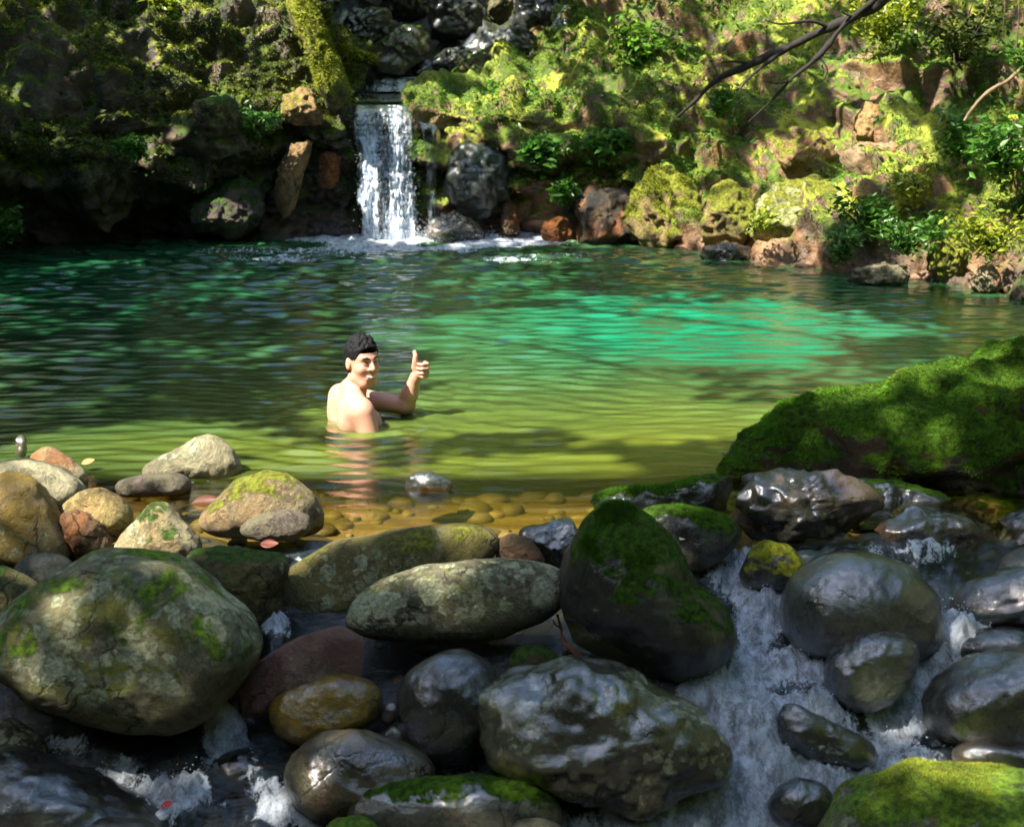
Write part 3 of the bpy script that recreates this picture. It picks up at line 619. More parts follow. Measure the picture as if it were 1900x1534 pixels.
R_('boulder', 'round smooth blue grey boulder in the middle of the rapids', [(1447, 1125), (1460, 1084), (1500, 1045), (1560, 1021), (1620, 1024), (1690, 1049), (1732, 1095), (1748, 1150), (1745, 1200), (1700, 1230), (1620, 1245), (1545, 1240), (1480, 1205), (1452, 1170)], D(c1='blue', c2=(.13, .14, .15), wet=.85), base=1235, cat='boulder', amp=.03, na=180, nl=90, cuts=2, seed=61)
R_('stone', 'rounded stone veiled in running water below the blue grey boulder', [(1528, 1252), (1543, 1210), (1590, 1180), (1640, 1167), (1690, 1179), (1705, 1210), (1690, 1265), (1645, 1310), (1590, 1325), (1545, 1300)], D(c1=(.30, .33, .40), c2='blue', wet=1.), base=1320, cat='stone', amp=.06, rough=1.5)
R_('boulder', 'long dark wet boulder with silver streaks on the right edge', [(1700, 1335), (1720, 1280), (1780, 1240), (1850, 1214), (2000, 1185), (2020, 1390), (1850, 1400), (1750, 1385)], D(c1='dark', c2='grey', wet=.95, stain='brown'), base=1395, cat='boulder', amp=.08, cuts=6)
R_('boulder', 'dark boulder on the right edge above the silver streaked one', [(1752, 1125), (1800, 1076), (1880, 1052), (2000, 1040), (2020, 1170), (1850, 1165), (1780, 1155)], D(c1='black', c2='dark', wet=.7), base=1165, cat='boulder', cuts=6)
R_('boulder', 'grey boulder at the right edge just under the moss mound', [(1835, 1068), (1868, 1030), (1905, 1013), (2000, 1000), (2010, 1090), (1900, 1085)], D(c1='grey', c2='blue', wet=.5), y=4.75, cat='boulder', seed=81)
R_('rock', 'flat dark ledge washed by water on the right edge', [(1715, 1205), (1770, 1175), (1850, 1163), (2000, 1160), (2000, 1222), (1850, 1228), (1740, 1225)], D(c1='black', c2='blue', wet=1.), base=1225, thick=.9, seed=83)
R_('boulder', 'bright mossy boulder with pale spots in the bottom right corner', [(1508, 1560), (1540, 1500), (1600, 1455), (1680, 1424), (1780, 1418), (1900, 1438), (2000, 1465), (2020, 1700), (1700, 1760), (1520, 1680)], D(c1='lgrey', c2='grey', moss=.36, mcol='bmoss', lich=.9), base=1690, y=3.75, cat='boulder', na=180, nl=90)
R_('stone', 'small black stone in the foam beside the bright mossy boulder', [(1422, 1495), (1445, 1459), (1480, 1442), (1526, 1454), (1550, 1480), (1545, 1530), (1440, 1535)], D(c1='black', c2='dark', wet=.9), base=1530, cat='stone')
R_('rock', 'black slanting rock with water streaming over it in mid rapids', [(1438, 1322), (1470, 1299), (1520, 1329), (1600, 1368), (1645, 1395), (1620, 1425), (1500, 1410), (1448, 1370)], D(c1='black', c2='blue', wet=1.), base=1415, cuts=7, amp=.09, thick=.6)
R_('stone', 'small mossy brown stone in the dark gap under the long boulders', [(940, 1228), (960, 1199), (1000, 1192), (1032, 1214), (1045, 1240), (1020, 1265), (950, 1262)], D(c1='brown', c2='olive', moss=.4), base=1262, cat='stone')
R_('stone', 'small black glossy stone between mossy boulder and large glossy boulder', [(1115, 1215), (1140, 1184), (1167, 1179), (1202, 1204), (1222, 1245), (1200, 1280), (1130, 1270)], D(c1='black', c2='dark', wet=.9), base=1280, cat='stone')
R_('stone', 'small orange pebble right of the mustard yellow stone', [(704, 1318), (718, 1300), (738, 1303), (742, 1325), (728, 1345), (708, 1342)], D(c1='rust', c2='purple', wet=.5), base=1350, cat='stone', na=48, nl=28, y=4.2)
R_('stone', 'small grey pebble in front of the dark egg shaped boulder', [(706, 1368), (722, 1347), (745, 1345), (760, 1362), (755, 1390), (715, 1392)], D(c1='grey', c2='dark', wet=.6), base=1395, cat='stone', na=48, nl=28, y=4.1)
R_('boulder', 'dark wet slab with blue edge in the bottom left corner', [(-90, 1405), (20, 1396), (120, 1424), (220, 1464), (300, 1508), (345, 1560), (200, 1640), (-90, 1640)], D(c1='dark', c2='blue', wet=.9), base=1600, y=3.85, cat='boulder', cuts=7, amp=.07, na=160)
R_('stone', 'lichen grey stone on the left edge above the corner slab', [(-60, 1345), (20, 1332), (68, 1362), (92, 1400), (60, 1440), (-60, 1440)], D(c1='dark', c2='grey', lich=.6, wet=.3), base=1440, cat='stone')
R_('stone', 'lime green stone just showing at the bottom centre', [(585, 1560), (618, 1520), (670, 1513), (705, 1530), (715, 1590), (590, 1600)], D(c1='olive', c2='ymoss', moss=.5, mcol='bmoss'), y=3.72, cat='stone')
R_('stone', 'pale grey stone just showing at the bottom edge under glossy boulder', [(940, 1560), (955, 1525), (1000, 1518), (1040, 1530), (1055, 1580), (950, 1590)], D(c1='grey', c2='lgrey', wet=.3), y=3.70, cat='stone')
R_('stone', 'flat grey stone just showing at the bottom edge near the corner slab', [(145, 1555), (170, 1524), (230, 1517), (290, 1530), (310, 1590), (160, 1600)], D(c1='grey', c2='blue', wet=.5), y=3.62, cat='stone')
R_('rock', 'dark reddish rock under the little left cascade', [(372, 1440), (400, 1395), (450, 1385), (520, 1420), (545, 1455), (500, 1490), (400, 1485)], D(c1='red', c2='black', wet=1.), base=1485, cuts=7, y=4.12)
R_('rock', 'wet brown rock half under foam at the right below silver streaked boulder', [(1745, 1400), (1800, 1375), (1880, 1378), (2000, 1370), (2000, 1440), (1820, 1440)], D(c1='brown', c2='dark', wet=.9), y=4.0, cuts=6)

R_('rock', 'black dripping rock in the hollow under the moss mound', [(1600, 985), (1660, 935), (1760, 950), (1850, 985), (1860, 1030), (1740, 1045), (1640, 1030)], D(c1='black', c2='brown', wet=.8), base=1040, cuts=9, amp=.12, ang=1, y=5.05)
R_('rock', 'dark brown rock at the right edge under the moss mound', [(1820, 1000), (1850, 960), (1920, 940), (2000, 950), (2000, 1050), (1880, 1045)], D(c1='dark', c2='brown', wet=.6), base=1045, cuts=9, amp=.12, ang=1, y=5.1)
R_('rock', 'dark rock band along the waterline at the foot of the moss mound', [(1500, 925), (1580, 890), (1700, 900), (1790, 935), (1760, 975), (1620, 975)], D(c1='black', c2='dark', wet=.6, moss=.3), y=5.45, cuts=9, amp=.12, ang=1)
R_('rock', 'dark mossy rock at the right edge at the foot of the mound', [(1690, 965), (1760, 915), (1880, 925), (2010, 940), (2010, 1010), (1820, 1015)], D(c1='dark', c2='brown', wet=.4, moss=.45), y=5.5, cuts=9, amp=.12, ang=1)
# --- the moss mound on the right
oM, VM, FM = R_('mossy_boulder', 'huge moss covered boulder sloping down to the pool on the right', [(1312, 888), (1345, 838), (1398, 808), (1432, 764), (1480, 738), (1600, 712), (1700, 680), (1800, 654), (1900, 630), (2050, 590), (2300, 590), (2400, 800), (2300, 1010), (2000, 1030), (1880, 1010), (1760, 985), (1690, 950), (1640, 925), (1560, 905), (1450, 895), (1385, 892)],
   D(c1=(.16, .10, .05), c2='black', moss=.76, scale=1.1, wet=.5), y=6.05, cat='boulder', na=260, nl=130, amp=.09, rough=3.0, power=2.1, cuts=3, thick=.8)

R_('mossy_boulder', 'mossy tongue of rock tapering to the pool left of the mound', [(1312, 894), (1336, 858), (1365, 822), (1405, 790), (1440, 752), (1490, 732), (1560, 726), (1610, 790), (1580, 880), (1450, 902), (1370, 904)], D(c1=(.16, .10, .05), c2='black', moss=.80, scale=1.1, wet=.4), y=5.85, cat='boulder', amp=.08, rough=2.5, power=2.0, cuts=3, thick=.6, na=140, nl=80, seed=17)
# --- boulders and rocks of the far bank and the ravine
def B_(name, label, poly, m, y, **kw):
    kw.setdefault('na', 80); kw.setdefault('nl', 52); kw['cuts'] = 11; kw['amp'] = .16; kw['rough'] = 1.8; kw['ang'] = 1; kw['thick'] = 1.0; y = y + .10
    m = dict(m); m['wet'] = m.get('wet', 0)*.6
    return R_(name, label, poly, m, y=y, **kw)
B_('boulder', 'dark teal rounded boulder right of the waterfall', [(812, 350), (830, 280), (880, 250), (930, 265), (955, 310), (945, 370), (905, 405), (850, 400)], D(c1=(.035, .06, .065), c2=(.06, .075, .085), wet=.6), 13.55, cat='boulder')
B_('rock', 'purple wet rock in the splash at the foot of the waterfall', [(785, 445), (800, 405), (840, 390), (880, 410), (910, 445), (850, 455)], D(c1='purple', c2='grey', wet=.9), 13.3)
B_('rock', 'orange rock at the waterline under hanging ferns', [(1005, 445), (1010, 408), (1040, 402), (1062, 415), (1066, 446), (1035, 452)], D(c1='rust', c2='rust', wet=.4), 13.2)
B_('rock', 'thin orange stained rock rib beside the teal boulder', [(928, 445), (932, 380), (950, 355), (962, 390), (965, 445)], D(c1='rust', c2='brown', wet=.5), 13.45)
B_('boulder', 'square brown boulder at the waterline with a dark left face', [(1068, 450), (1075, 360), (1110, 345), (1170, 350), (1192, 440), (1180, 462), (1100, 462)], D(c1='brown', c2='black', stain='rust', wet=.4), 13.1, cat='boulder', cuts=8)
B_('boulder', 'sunlit yellow green mossy boulder at the far waterline', [(1170, 455), (1160, 380), (1190, 330), (1250, 318), (1290, 350), (1310, 430), (1290, 470), (1210, 470)], D(c1='olive', c2='tan', moss=.7, mcol='ymoss', lich=.3), 12.9, cat='boulder')
B_('boulder', 'pale green sunlit boulder slab leaning on the right slope', [(1395, 445), (1410, 370), (1460, 335), (1540, 325), (1570, 350), (1560, 410), (1500, 450), (1430, 462)], D(c1=(.26, .30, .16), c2='lich', moss=.4, mcol='ymoss'), 12.1, cat='boulder')
B_('boulder', 'yellow green boulder left of the pale sunlit slab', [(1300, 440), (1310, 360), (1345, 330), (1390, 350), (1400, 420), (1370, 465), (1320, 468)], D(c1='olive', c2='tan', moss=.65, mcol='ymoss'), 12.3, cat='boulder')
B_('rock', 'brown grooved rock ledge catching sun on the right slope', [(1565, 355), (1560, 300), (1580, 262), (1640, 270), (1720, 262), (1745, 300), (1740, 352), (1650, 365)], D(c1=(.34, .17, .08), c2='brown', stain='tan'), 12.35, cuts=8, amp=.10, rough=2.5)
B_('rock', 'upright orange brown rock above the grooved ledge', [(1580, 265), (1590, 195), (1612, 180), (1632, 205), (1628, 262), (1600, 275)], D(c1=(.36, .19, .09), c2='tan'), 12.75, cuts=7)
B_('rock', 'reddish tilted rock slab below the fallen branches', [(1430, 330), (1440, 270), (1480, 240), (1540, 262), (1550, 300), (1490, 325)], D(c1='red', c2='tan', moss=.42, mcol='ymoss'), 12.85, cuts=8)
B_('boulder', 'grey brown boulder face sunlit under bright moss at upper right', [(1545, 200), (1540, 140), (1580, 105), (1650, 100), (1700, 130), (1700, 185), (1630, 205)], D(c1='tan', c2='grey', moss=.35, mcol='ymoss'), 13.4, cat='boulder')
B_('boulder', 'flat grey stone at the waterline under the right hand shrubs', [(1540, 522), (1575, 500), (1640, 490), (1700, 500), (1690, 530), (1600, 535)], D(c1='grey', c2='lgrey', wet=.5), 10.75, cat='boulder')
B_('stone', 'dark wet stone at the waterline below the pale slab', [(1290, 480), (1310, 455), (1360, 450), (1400, 468), (1395, 492), (1320, 495)], D(c1='black', c2='purple', wet=.8), 11.95, cat='stone')
B_('stone', 'pink grey stone at the waterline far right', [(1800, 540), (1815, 498), (1840, 490), (1855, 520), (1850, 545)], D(c1='red', c2='lgrey', wet=.3), 10.3, cat='stone')
B_('stone', 'dark stone on the right edge at the waterline', [(1862, 560), (1875, 522), (1920, 505), (1990, 520), (1990, 565)], D(c1='dark', c2='olive', moss=.4, wet=.4), 10.0, cat='stone')
B_('boulder', 'yellow moss boulder among the right hand shrubs', [(1720, 500), (1725, 455), (1770, 440), (1800, 465), (1795, 510), (1750, 520)], D(c1='olive', c2='olive', moss=.9, mcol='ymoss'), 10.75, cat='boulder')
B_('rock', 'slanting brown rock rib left of the waterfall', [(505, 400), (515, 330), (550, 250), (580, 225), (585, 250), (555, 330), (545, 390), (525, 415)], D(c1=(.30, .20, .12), c2='brown'), 13.25, cuts=7)
B_('rock', 'orange stained rock close to the left side of the waterfall', [(590, 345), (595, 285), (615, 265), (635, 285), (628, 335), (608, 355)], D(c1='rust', c2='rust', stain='red', wet=.3), 13.55)
B_('rock', 'grey mossy rock at the waterline left of the waterfall', [(345, 440), (365, 380), (420, 335), (470, 330), (495, 370), (480, 425), (420, 448)], D(c1='purple', c2='dark', moss=.45, wet=.5), 13.1, cuts=8)
B_('rock', 'pale peach stone cluster high beside the waterfall lip', [(520, 215), (525, 175), (560, 160), (590, 185), (600, 225), (560, 235)], D(c1='tan', c2='red', moss=.3, mcol='ymoss'), 13.25, cuts=8)
B_('boulder', 'shaded boulder jutting from the middle of the mossy cliff', [(355, 215), (370, 180), (410, 175), (450, 200), (440, 235), (390, 258), (360, 245)], D(c1='dark', c2='olive', moss=.5), 12.75, cat='boulder')
B_('boulder', 'angular ravine boulder with a pale wet left edge', [(670, 104), (720, 70), (765, 34), (793, 58), (790, 110), (740, 140), (690, 130)], D(c1=(.05, .055, .055), c2='olive', wet=.9, moss=.3), 16.5, cat='boulder', cuts=9)
B_('boulder', 'grey green slab boulder right above the upper basin', [(800, 160), (850, 116), (920, 85), (957, 77), (980, 108), (935, 140), (870, 165)], D(c1='grey', c2='olive', wet=.5, moss=.35), 15.9, cat='boulder', cuts=7)
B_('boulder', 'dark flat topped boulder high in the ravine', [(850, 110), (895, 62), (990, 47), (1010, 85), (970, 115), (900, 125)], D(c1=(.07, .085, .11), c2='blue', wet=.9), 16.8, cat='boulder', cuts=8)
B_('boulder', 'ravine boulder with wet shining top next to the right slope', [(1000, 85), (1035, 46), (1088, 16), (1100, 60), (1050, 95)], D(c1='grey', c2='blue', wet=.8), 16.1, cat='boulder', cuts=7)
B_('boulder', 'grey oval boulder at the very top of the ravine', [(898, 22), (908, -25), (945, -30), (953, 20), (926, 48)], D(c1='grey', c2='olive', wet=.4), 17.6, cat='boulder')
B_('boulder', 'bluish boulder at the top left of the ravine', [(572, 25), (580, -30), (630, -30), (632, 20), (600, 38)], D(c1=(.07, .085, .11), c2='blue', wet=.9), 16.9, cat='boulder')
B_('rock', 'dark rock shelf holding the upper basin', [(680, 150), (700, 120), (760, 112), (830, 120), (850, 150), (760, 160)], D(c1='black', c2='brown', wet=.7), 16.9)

B_('mossy_ridge', 'sunlit yellow green mossy rock rim descending to the waterfall lip', [(520, -30), (560, -30), (600, 50), (630, 125), (652, 195), (648, 240), (615, 215), (585, 140), (550, 60)], D(c1='olive', c2='olive', moss=.95, mcol='ymoss'), 13.35, cat='rock', na=110, nl=60)
for lab, pl, yy in [('black wedge shaped boulder left in the upper ravine', [(625, 60), (660, 20), (720, 15), (735, 60), (690, 95), (640, 95)], 17.0), ('dark rounded boulder at the ravine top above the pale edged one', [(700, 20), (715, -30), (790, -35), (810, 15), (760, 40)], 17.6),
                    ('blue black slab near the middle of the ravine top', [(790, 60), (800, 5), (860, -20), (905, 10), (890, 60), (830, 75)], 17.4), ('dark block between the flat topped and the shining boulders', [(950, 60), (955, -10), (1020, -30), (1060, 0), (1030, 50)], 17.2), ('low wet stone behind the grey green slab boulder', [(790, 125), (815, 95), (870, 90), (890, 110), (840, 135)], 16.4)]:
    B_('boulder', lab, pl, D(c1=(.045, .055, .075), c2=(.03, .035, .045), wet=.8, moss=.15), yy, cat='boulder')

# ------------------------------------------------------------------ moss fur on boulders
def moss_rock(entry, n, length, width, mat, thr, flow=None, droop=.4, seed=0):
    o, V, F = entry; cen = V.mean(0)
    def mask(c, nr):
        out = np.sign(((c-cen)*nr).sum(1)); nz = nr[:, 2]*out
        k = .7*nz + .45*vnoise(c*9, 3+seed) + .35*vnoise(c*3.2, 4+seed)
        return np.clip((k-thr)*4, 0, 1)
    r = np.random.default_rng(seed+99); P, N = sample_mesh(V, F, n, r, mask)
    N = N*np.sign(((P-cen)*N).sum(1))[:, None]
    tag(mk('moss', *blades(P, N, length, width, r, droop, flow), mat, o, smooth=False), kind='stuff')
moss_rock((oM, VM, FM), 130000, .020, .0020, M_mossblade, .38, np.array([-.9, -.4, -.5]), .4)
moss_rock((oM, VM, FM), 40000, .018, .0020, M_mossyel, .55, np.array([-.9, -.4, -.5]), .4, 3)
byl = lambda s: next(e for e in RK if s in e[0]['label'])
moss_rock(byl('mossy tongue of rock'), 40000, .018, .0020, M_mossblade, .25, np.array([-.9, -.4, -.5]), .4, 11)
moss_rock(byl('tall dark boulder capped'), 26000, .014, .0014, M_mossblade, .62, None, .3, 5)
moss_rock(byl('flat green moss top'), 9000, .012, .0014, M_mossblade, .62, None, .2, 6)
moss_rock(byl('bright mossy boulder with pale'), 22000, .012, .0013, M_mossyel, .72, None, .2, 7)
moss_rock(byl('low dark rock shelf'), 9000, .015, .0016, M_mossblade, .5, None, .3, 8)
moss_rock(byl('mossy rock rim'), 9000, .035, .005, M_mossyel, .0, None, .3, 19)
moss_rock(byl('sunlit yellow green mossy boulder'), 6000, .04, .005, M_mossyel, .3, None, .3, 9)

# ------------------------------------------------------------------ stream running out between the boulders
sx = np.arange(-2.3, 2.3, .012); sy = np.arange(3.1, 5.03, .0115)
X, Y = np.meshgrid(sx, sy)
Z = zs(Y) - .035
U, Vv = project(np.stack([X, Y, Z], -1))
blobs = [(1420, 1265, 110, 60, 1.), (1480, 1240, 60, 40, .9), (1380, 1330, 90, 60, 1.), (1440, 1370, 130, 55, 1.), (1560, 1440, 160, 45, 1.), (1340, 1470, 110, 45, .95), (1680, 1330, 60, 90, .95), (1640, 1240, 130, 60, .8), (1720, 1240, 90, 40, .85), (1800, 1195, 130, 35, .8),
         (1410, 1130, 45, 70, .72), (1330, 1080, 50, 45, .6), (1390, 1480, 200, 70, .8), (1250, 1520, 140, 40, .75), (1640, 1395, 120, 40, .8), (1700, 1060, 240, 40, .30), (1530, 1000, 160, 30, .26), (1350, 1040, 80, 40, .5),
         (430, 1490, 120, 40, .8), (340, 1470, 90, 35, .75), (415, 1375, 35, 45, .72), (520, 1510, 90, 35, .75), (270, 1520, 90, 35, .6), (90, 1400, 90, 25, .4), (230, 1440, 60, 30, .45), (430, 1435, 55, 35, .75), (800, 1415, 80, 18, .5), (640, 1400, 60, 20, .3), (1010, 1540, 160, 30, .5), (510, 1180, 30, 40, .5), (1200, 1300, 60, 30, .5), (1290, 1400, 50, 90, .8)]
foam = np.zeros_like(X)
for (u, v, ru, rv, s) in blobs:
    foam = np.maximum(foam, s*np.exp(-.5*((((U-u)/ru)**2+((Vv-v)/rv)**2))**1.3))
P3 = np.stack([X, Y, 0*X], -1)
foam = np.clip(foam*(1.25+.85*vnoise(P3*np.array([4.5, 5.5, 1]), 8)+.45*vnoise(P3*np.array([12, 12, 1]), 9)), 0, 1)
stair = .05*np.sin((Y*9.0)+2.2*vnoise(P3*2.2, 6))*np.clip(foam*1.5, 0.15, 1)
Zw = Z + stair + .03*vnoise(P3*np.array([5, 6, 1]), 18) + foam*(.055 + .045*fbm(P3*np.array([9, 8, 1]), 11, 3) + .036*billow(P3*np.array([24, 18, 1]), 12, 3)) + .006*fbm(P3*12, 13, 3)
o = mk('stream_water', np.stack([X, Y, Zw], -1).reshape(-1, 3), gridf(len(sy), len(sx)), M_stream, attrs={'foam': foam.ravel(), 'deep': np.full(X.size, .35)})
tag(o, kind='structure')
SWATER = o
# droplets thrown up by the rapids
ICO = None
def droplets(name, C, rad, mat, parent=None, r=None, label=None):
    a = np.array([[1, 0, 0], [-1, 0, 0], [0, 1, 0], [0, -1, 0], [0, 0, 1], [0, 0, -1]], float)
    f = np.array([[0, 2, 4], [2, 1, 4], [1, 3, 4], [3, 0, 4], [2, 0, 5], [1, 2, 5], [3, 1, 5], [0, 3, 5]])
    n = len(C)
    V = C[:, None] + a[None]*np.asarray(rad)[:, None, None]*r.uniform(.7, 1.4, (n, 1, 3))
    F = (f[None] + 6*np.arange(n)[:, None, None]).reshape(-1, 3)
    o = mk(name, V.reshape(-1, 3), F, mat, parent); tag(o, kind='stuff'); return o
r = np.random.default_rng(31)
w = np.clip(foam.ravel()-.45, 0, 1)**1.5; idx = r.choice(X.size, 2600, p=w/w.sum())
C = np.stack([X.ravel()[idx], Y.ravel()[idx], Zw.ravel()[idx]], 1) + np.stack([r.normal(0, .01, 2600), r.normal(0, .01, 2600), r.exponential(.014, 2600)], 1)
droplets('spray', C, r.uniform(.0010, .0028, 2600), M_drop, SWATER, r)

# ------------------------------------------------------------------ the waterfall
fr_, fc = 190, 90
t = np.linspace(0, 1, fr_)[:, None]; s = np.linspace(0, 1, fc)[None]
def fall_sheet(seed, yo, thick):
    lipL, lipR = at_y(653, 196, 13.72), at_y(772, 196, 13.72)
    drop = np.clip((t-.14)/.86, 0, 1)
    x0 = lipL[0] + (lipR[0]-lipL[0])*s
    x = x0 + drop*.05 + drop*(.5-s)*.03 + .018*vnoise(np.stack([x0*16+0*t, drop*3+0*s, 0*t*s+seed], -1), seed)*drop
    fallz = lipL[2]*(1-drop**1.35)
    z = np.where(t < .14, lipL[2]+(.14-t)*.18, fallz - .02) + 0*s
    y = np.where(t < .14, 13.72+(.14-t)*7, 13.72-.33*np.sqrt(drop)) + yo + 0*s
    P = np.stack([x + 0*t, y, z], -1)
    dn = thick*fbm(np.stack([P[..., 0]*15, P[..., 1]*2, P[..., 2]*3.5], -1), seed, 4)*np.clip(drop*4, .15, 1)
    dn = dn + thick*.5*billow(np.stack([P[..., 0]*40, P[..., 1]*9, P[..., 2]*12], -1), seed+3, 2)*np.clip(drop*3, 0, 1)
    P[..., 1] -= dn; P[..., 2] += .3*dn*(t < .16)
    edge = np.clip((np.minimum(s, 1-s) - .01 - .05*vnoise(np.stack([0*P[..., 2]+seed, np.round(s+0*t)*7, P[..., 2]*5], -1), seed+8))*9, 0, 1)
    fo = (.44 + .30*drop**.7 + .40*vnoise(np.stack([P[..., 0]*9, 0*P[..., 0], P[..., 2]*1.4+seed], -1), seed+5))*edge + 0*t
    fo = np.where(t < .13, .25, fo)
    return P.reshape(-1, 3), fo.ravel()
V1, f1 = fall_sheet(3, 0, .055); V2, f2 = fall_sheet(17, .09, .05)
wf = mk('waterfall', V1, gridf(fr_, fc), M_fall, attrs={'foam': np.clip(f1, 0, 1)})
tag(wf, 'white waterfall dropping from the mossy lip into the pool', 'waterfall')
mk('back_curtain', V2, gridf(fr_, fc), M_fall, wf, attrs={'foam': np.clip(f2-.1, 0, 1)})
n = 1200; k = r.integers(0, len(V1), n); C = V1[k] + r.normal(0, 1, (n, 3))*np.array([.03, .04, .03]); 
C2 = np.stack([r.normal(-.78, .35, 1500), r.normal(13.35, .12, 1500), np.abs(r.normal(0, .07, 1500))], 1)
C = np.vstack([C[C[:, 2] < 1.15], C2]); droplets('spray', C, r.uniform(.0015, .004, len(C)), M_drop, wf, r)
# side trickles over the dark rock
def trickle(name, label, pts, wid, seed, fo=.6, group=None):
    P = crom(np.array([at_y(*p) for p in pts]), 60); W = np.interp(np.linspace(0, 1, 60), np.linspace(0, 1, len(wid)), wid)
    q = np.linspace(-1, 1, 24)
    V = P[:, None] + np.stack([W[:, None]*q, 0*q*W[:, None], 0*q*W[:, None]], -1)
    V[..., 1] -= .03*fbm(V*np.array([14, 4, 5.]), seed, 3) + .03*(1-q**2)
    f = fo*(1-np.abs(q)**3)[None] + .3*vnoise(V*np.array([12, 3, 3.]), seed+2)
    o = mk(name, V.reshape(-1, 3), gridf(60, 24), M_fall, attrs={'foam': np.clip(f, 0, 1)}); tag(o, label, 'water', group); return o
trickle('water_trickle', 'thin water trickle over dark rock just right of the waterfall', [(782, 225, 13.62), (800, 245, 13.5), (800, 330, 13.45), (805, 430, 13.35)], [.05, .10, .06, .08], 5, .42)
trickle('cascade', 'small white step of water feeding the upper basin', [(752, 143, 16.6), (752, 150, 16.45), (752, 160, 16.35), (752, 170, 16.3)], [.40, .42, .44, .46], 8, .75)
trickle('cascade', 'bluish cascade tumbling down the top left of the ravine', [(655, -30, 18.4), (645, 10, 17.7), (640, 55, 17.1), (660, 95, 16.7), (690, 120, 16.5)], [.05, .08, .11, .10, .05], 9, .12)
trickle('cascade', 'thin bright water line along the top of ravine boulders', [(1060, 10, 16.3), (1040, 40, 16.25), (1015, 62, 16.2), (1008, 80, 16.2)], [.08, .10, .09, .04], 10, .35)
trickle('cascade', 'broken silver trickle between the middle ravine boulders', [(880, 62, 16.9), (868, 80, 16.8), (840, 95, 16.6), (800, 120, 16.4), (775, 135, 16.35)], [.03, .06, .07, .06, .03], 12, .35)
# upper basin
ux = np.linspace(-2.0, .1, 90); uy = np.linspace(13.85, 17.2, 110); X, Y = np.meshgrid(ux, uy)
zz = 1.262 + .006*fbm(np.stack([X*8, Y*8, 0*X], -1), 3, 3)
tag(mk('upper_basin_water', np.stack([X, Y, zz], -1).reshape(-1, 3), gridf(110, 90), M_stream, attrs={'foam': np.clip(.5*np.exp(-((Y-16.3)/.3)**2), 0, 1).ravel(), 'deep': np.full(X.size, .7)}), kind='structure')

# pebbles on the shallow bed and in the gaps of the stream
_r = np.random.default_rng(61); _n = 520
_x = _r.uniform(-2.6, 1.4, _n); _y = np.where(_r.random(_n) < .75, _r.uniform(5.05, 6.3, _n), _r.uniform(3.6, 5.0, _n)); _z = ground_z(_x, _y)
_la = np.linspace(-1.5, 1.5, 6)[:, None]; _lo = np.arange(9)/9*2*math.pi
_sp = np.stack([np.cos(_la)*np.cos(_lo), np.cos(_la)*np.sin(_lo), np.sin(_la)+0*_lo], -1).reshape(-1, 3)
_R = .018*3.2**_r.random(_n); _sc = _r.uniform(.65, 1.35, (_n, 3))*np.array([1.2, 1.0, .6])
_V = np.stack([_x, _y, _z], 1)[:, None] + _sp[None]*_R[:, None, None]*_sc[:, None]*(1+.18*vnoise(_sp[None]*1.3+np.arange(_n)[:, None, None]*3.1, 2))[..., None]
_F = (gridf(6, 9, True)[None] + 54*np.arange(_n)[:, None, None]).reshape(-1, 4)
_t = NT('pebble'); _rr = _t.n('NewGeometry').outputs['Random Per Island']; _nz = _t.noise(_t.coord(), 60, 4, .7)
_pm = _t.done(_t.pbsdf(_t.mix(_nz, _t.mix(_rr, (.03, .024, .012), (.12, .09, .04)), _t.mix(_rr, (.09, .065, .025), (.22, .18, .10))), .6, _t.bump(_nz, .4, .01)))
tag(mk('gravel', _V.reshape(-1, 3), _F, _pm, oG), kind='stuff')

# ------------------------------------------------------------------ fallen branches, log, twig, loose leaves
def branch(name, label, pts, rad, mat, cat='branch', seed=1, twigs=(), group=None, sides=10):
    root = at_y(*pts[0]) if len(pts[0]) == 3 else pts[0]
    o = empty(name, root, label, cat, group)
    P = [at_y(*p) for p in pts]
    mk('stem', *tube([p + .05*np.array([vnoise(np.array([i*1.7, seed, 0.])), 0, vnoise(np.array([i*1.7, seed, 5.]))])*min(1, rad[0]*12) for i, p in enumerate(P)], rad, sides, len(P)*12, seed, .25), mat, o)
    for tw, tr in twigs: mk('twig', *tube([at_y(*p) for p in tw], tr, 6, len(tw)*8, seed+3), mat, o)
    return o
branch('fallen_branch', 'thick dark branch leaning across the upper right slope', [(1690, -60, 12.6), (1620, 12, 12.65), (1540, 52, 12.75), (1470, 84, 12.85), (1390, 118, 12.95), (1330, 150, 13.05), (1285, 195, 13.1), (1255, 215, 13.2)], [.055, .05, .045, .036, .028, .022, .018, .009], M_bark, twigs=[([(1470, 84, 12.85), (1430, 112, 12.8), (1385, 150, 12.75), (1370, 175, 12.7)], [.025, .018, .012, .006]), ([(1540, 52, 12.75), (1505, 40, 12.7), (1450, 45, 12.65), (1420, 38, 12.6)], [.02, .015, .01, .004]), ([(1390, 118, 12.95), (1350, 115, 12.9), (1310, 130, 12.85)], [.015, .01, .004]), ([(1620, 12, 12.65), (1585, 30, 12.6), (1560, 22, 12.55)], [.02, .012, .005])], seed=3)
branch('fallen_branch', 'thin dark branch running parallel below the thick one', [(1640, -10, 12.6), (1570, 45, 12.6), (1520, 105, 12.55), (1470, 150, 12.5), (1430, 190, 12.5), (1390, 225, 12.5)], [.026, .024, .022, .018, .012, .006], M_bark, seed=4, twigs=[([(1520, 105, 12.55), (1535, 130, 12.5), (1528, 150, 12.5)], [.012, .008, .003]), ([(1470, 150, 12.5), (1440, 155, 12.45), (1415, 150, 12.4)], [.012, .008, .003])])
branch('root', 'pale twisted root running down the far right slope', [(1905, 120, 11.6), (1870, 150, 11.55), (1830, 175, 11.5), (1800, 205, 11.45), (1790, 225, 11.4)], [.012, .014, .014, .012, .007], M_root, 'root', seed=5)
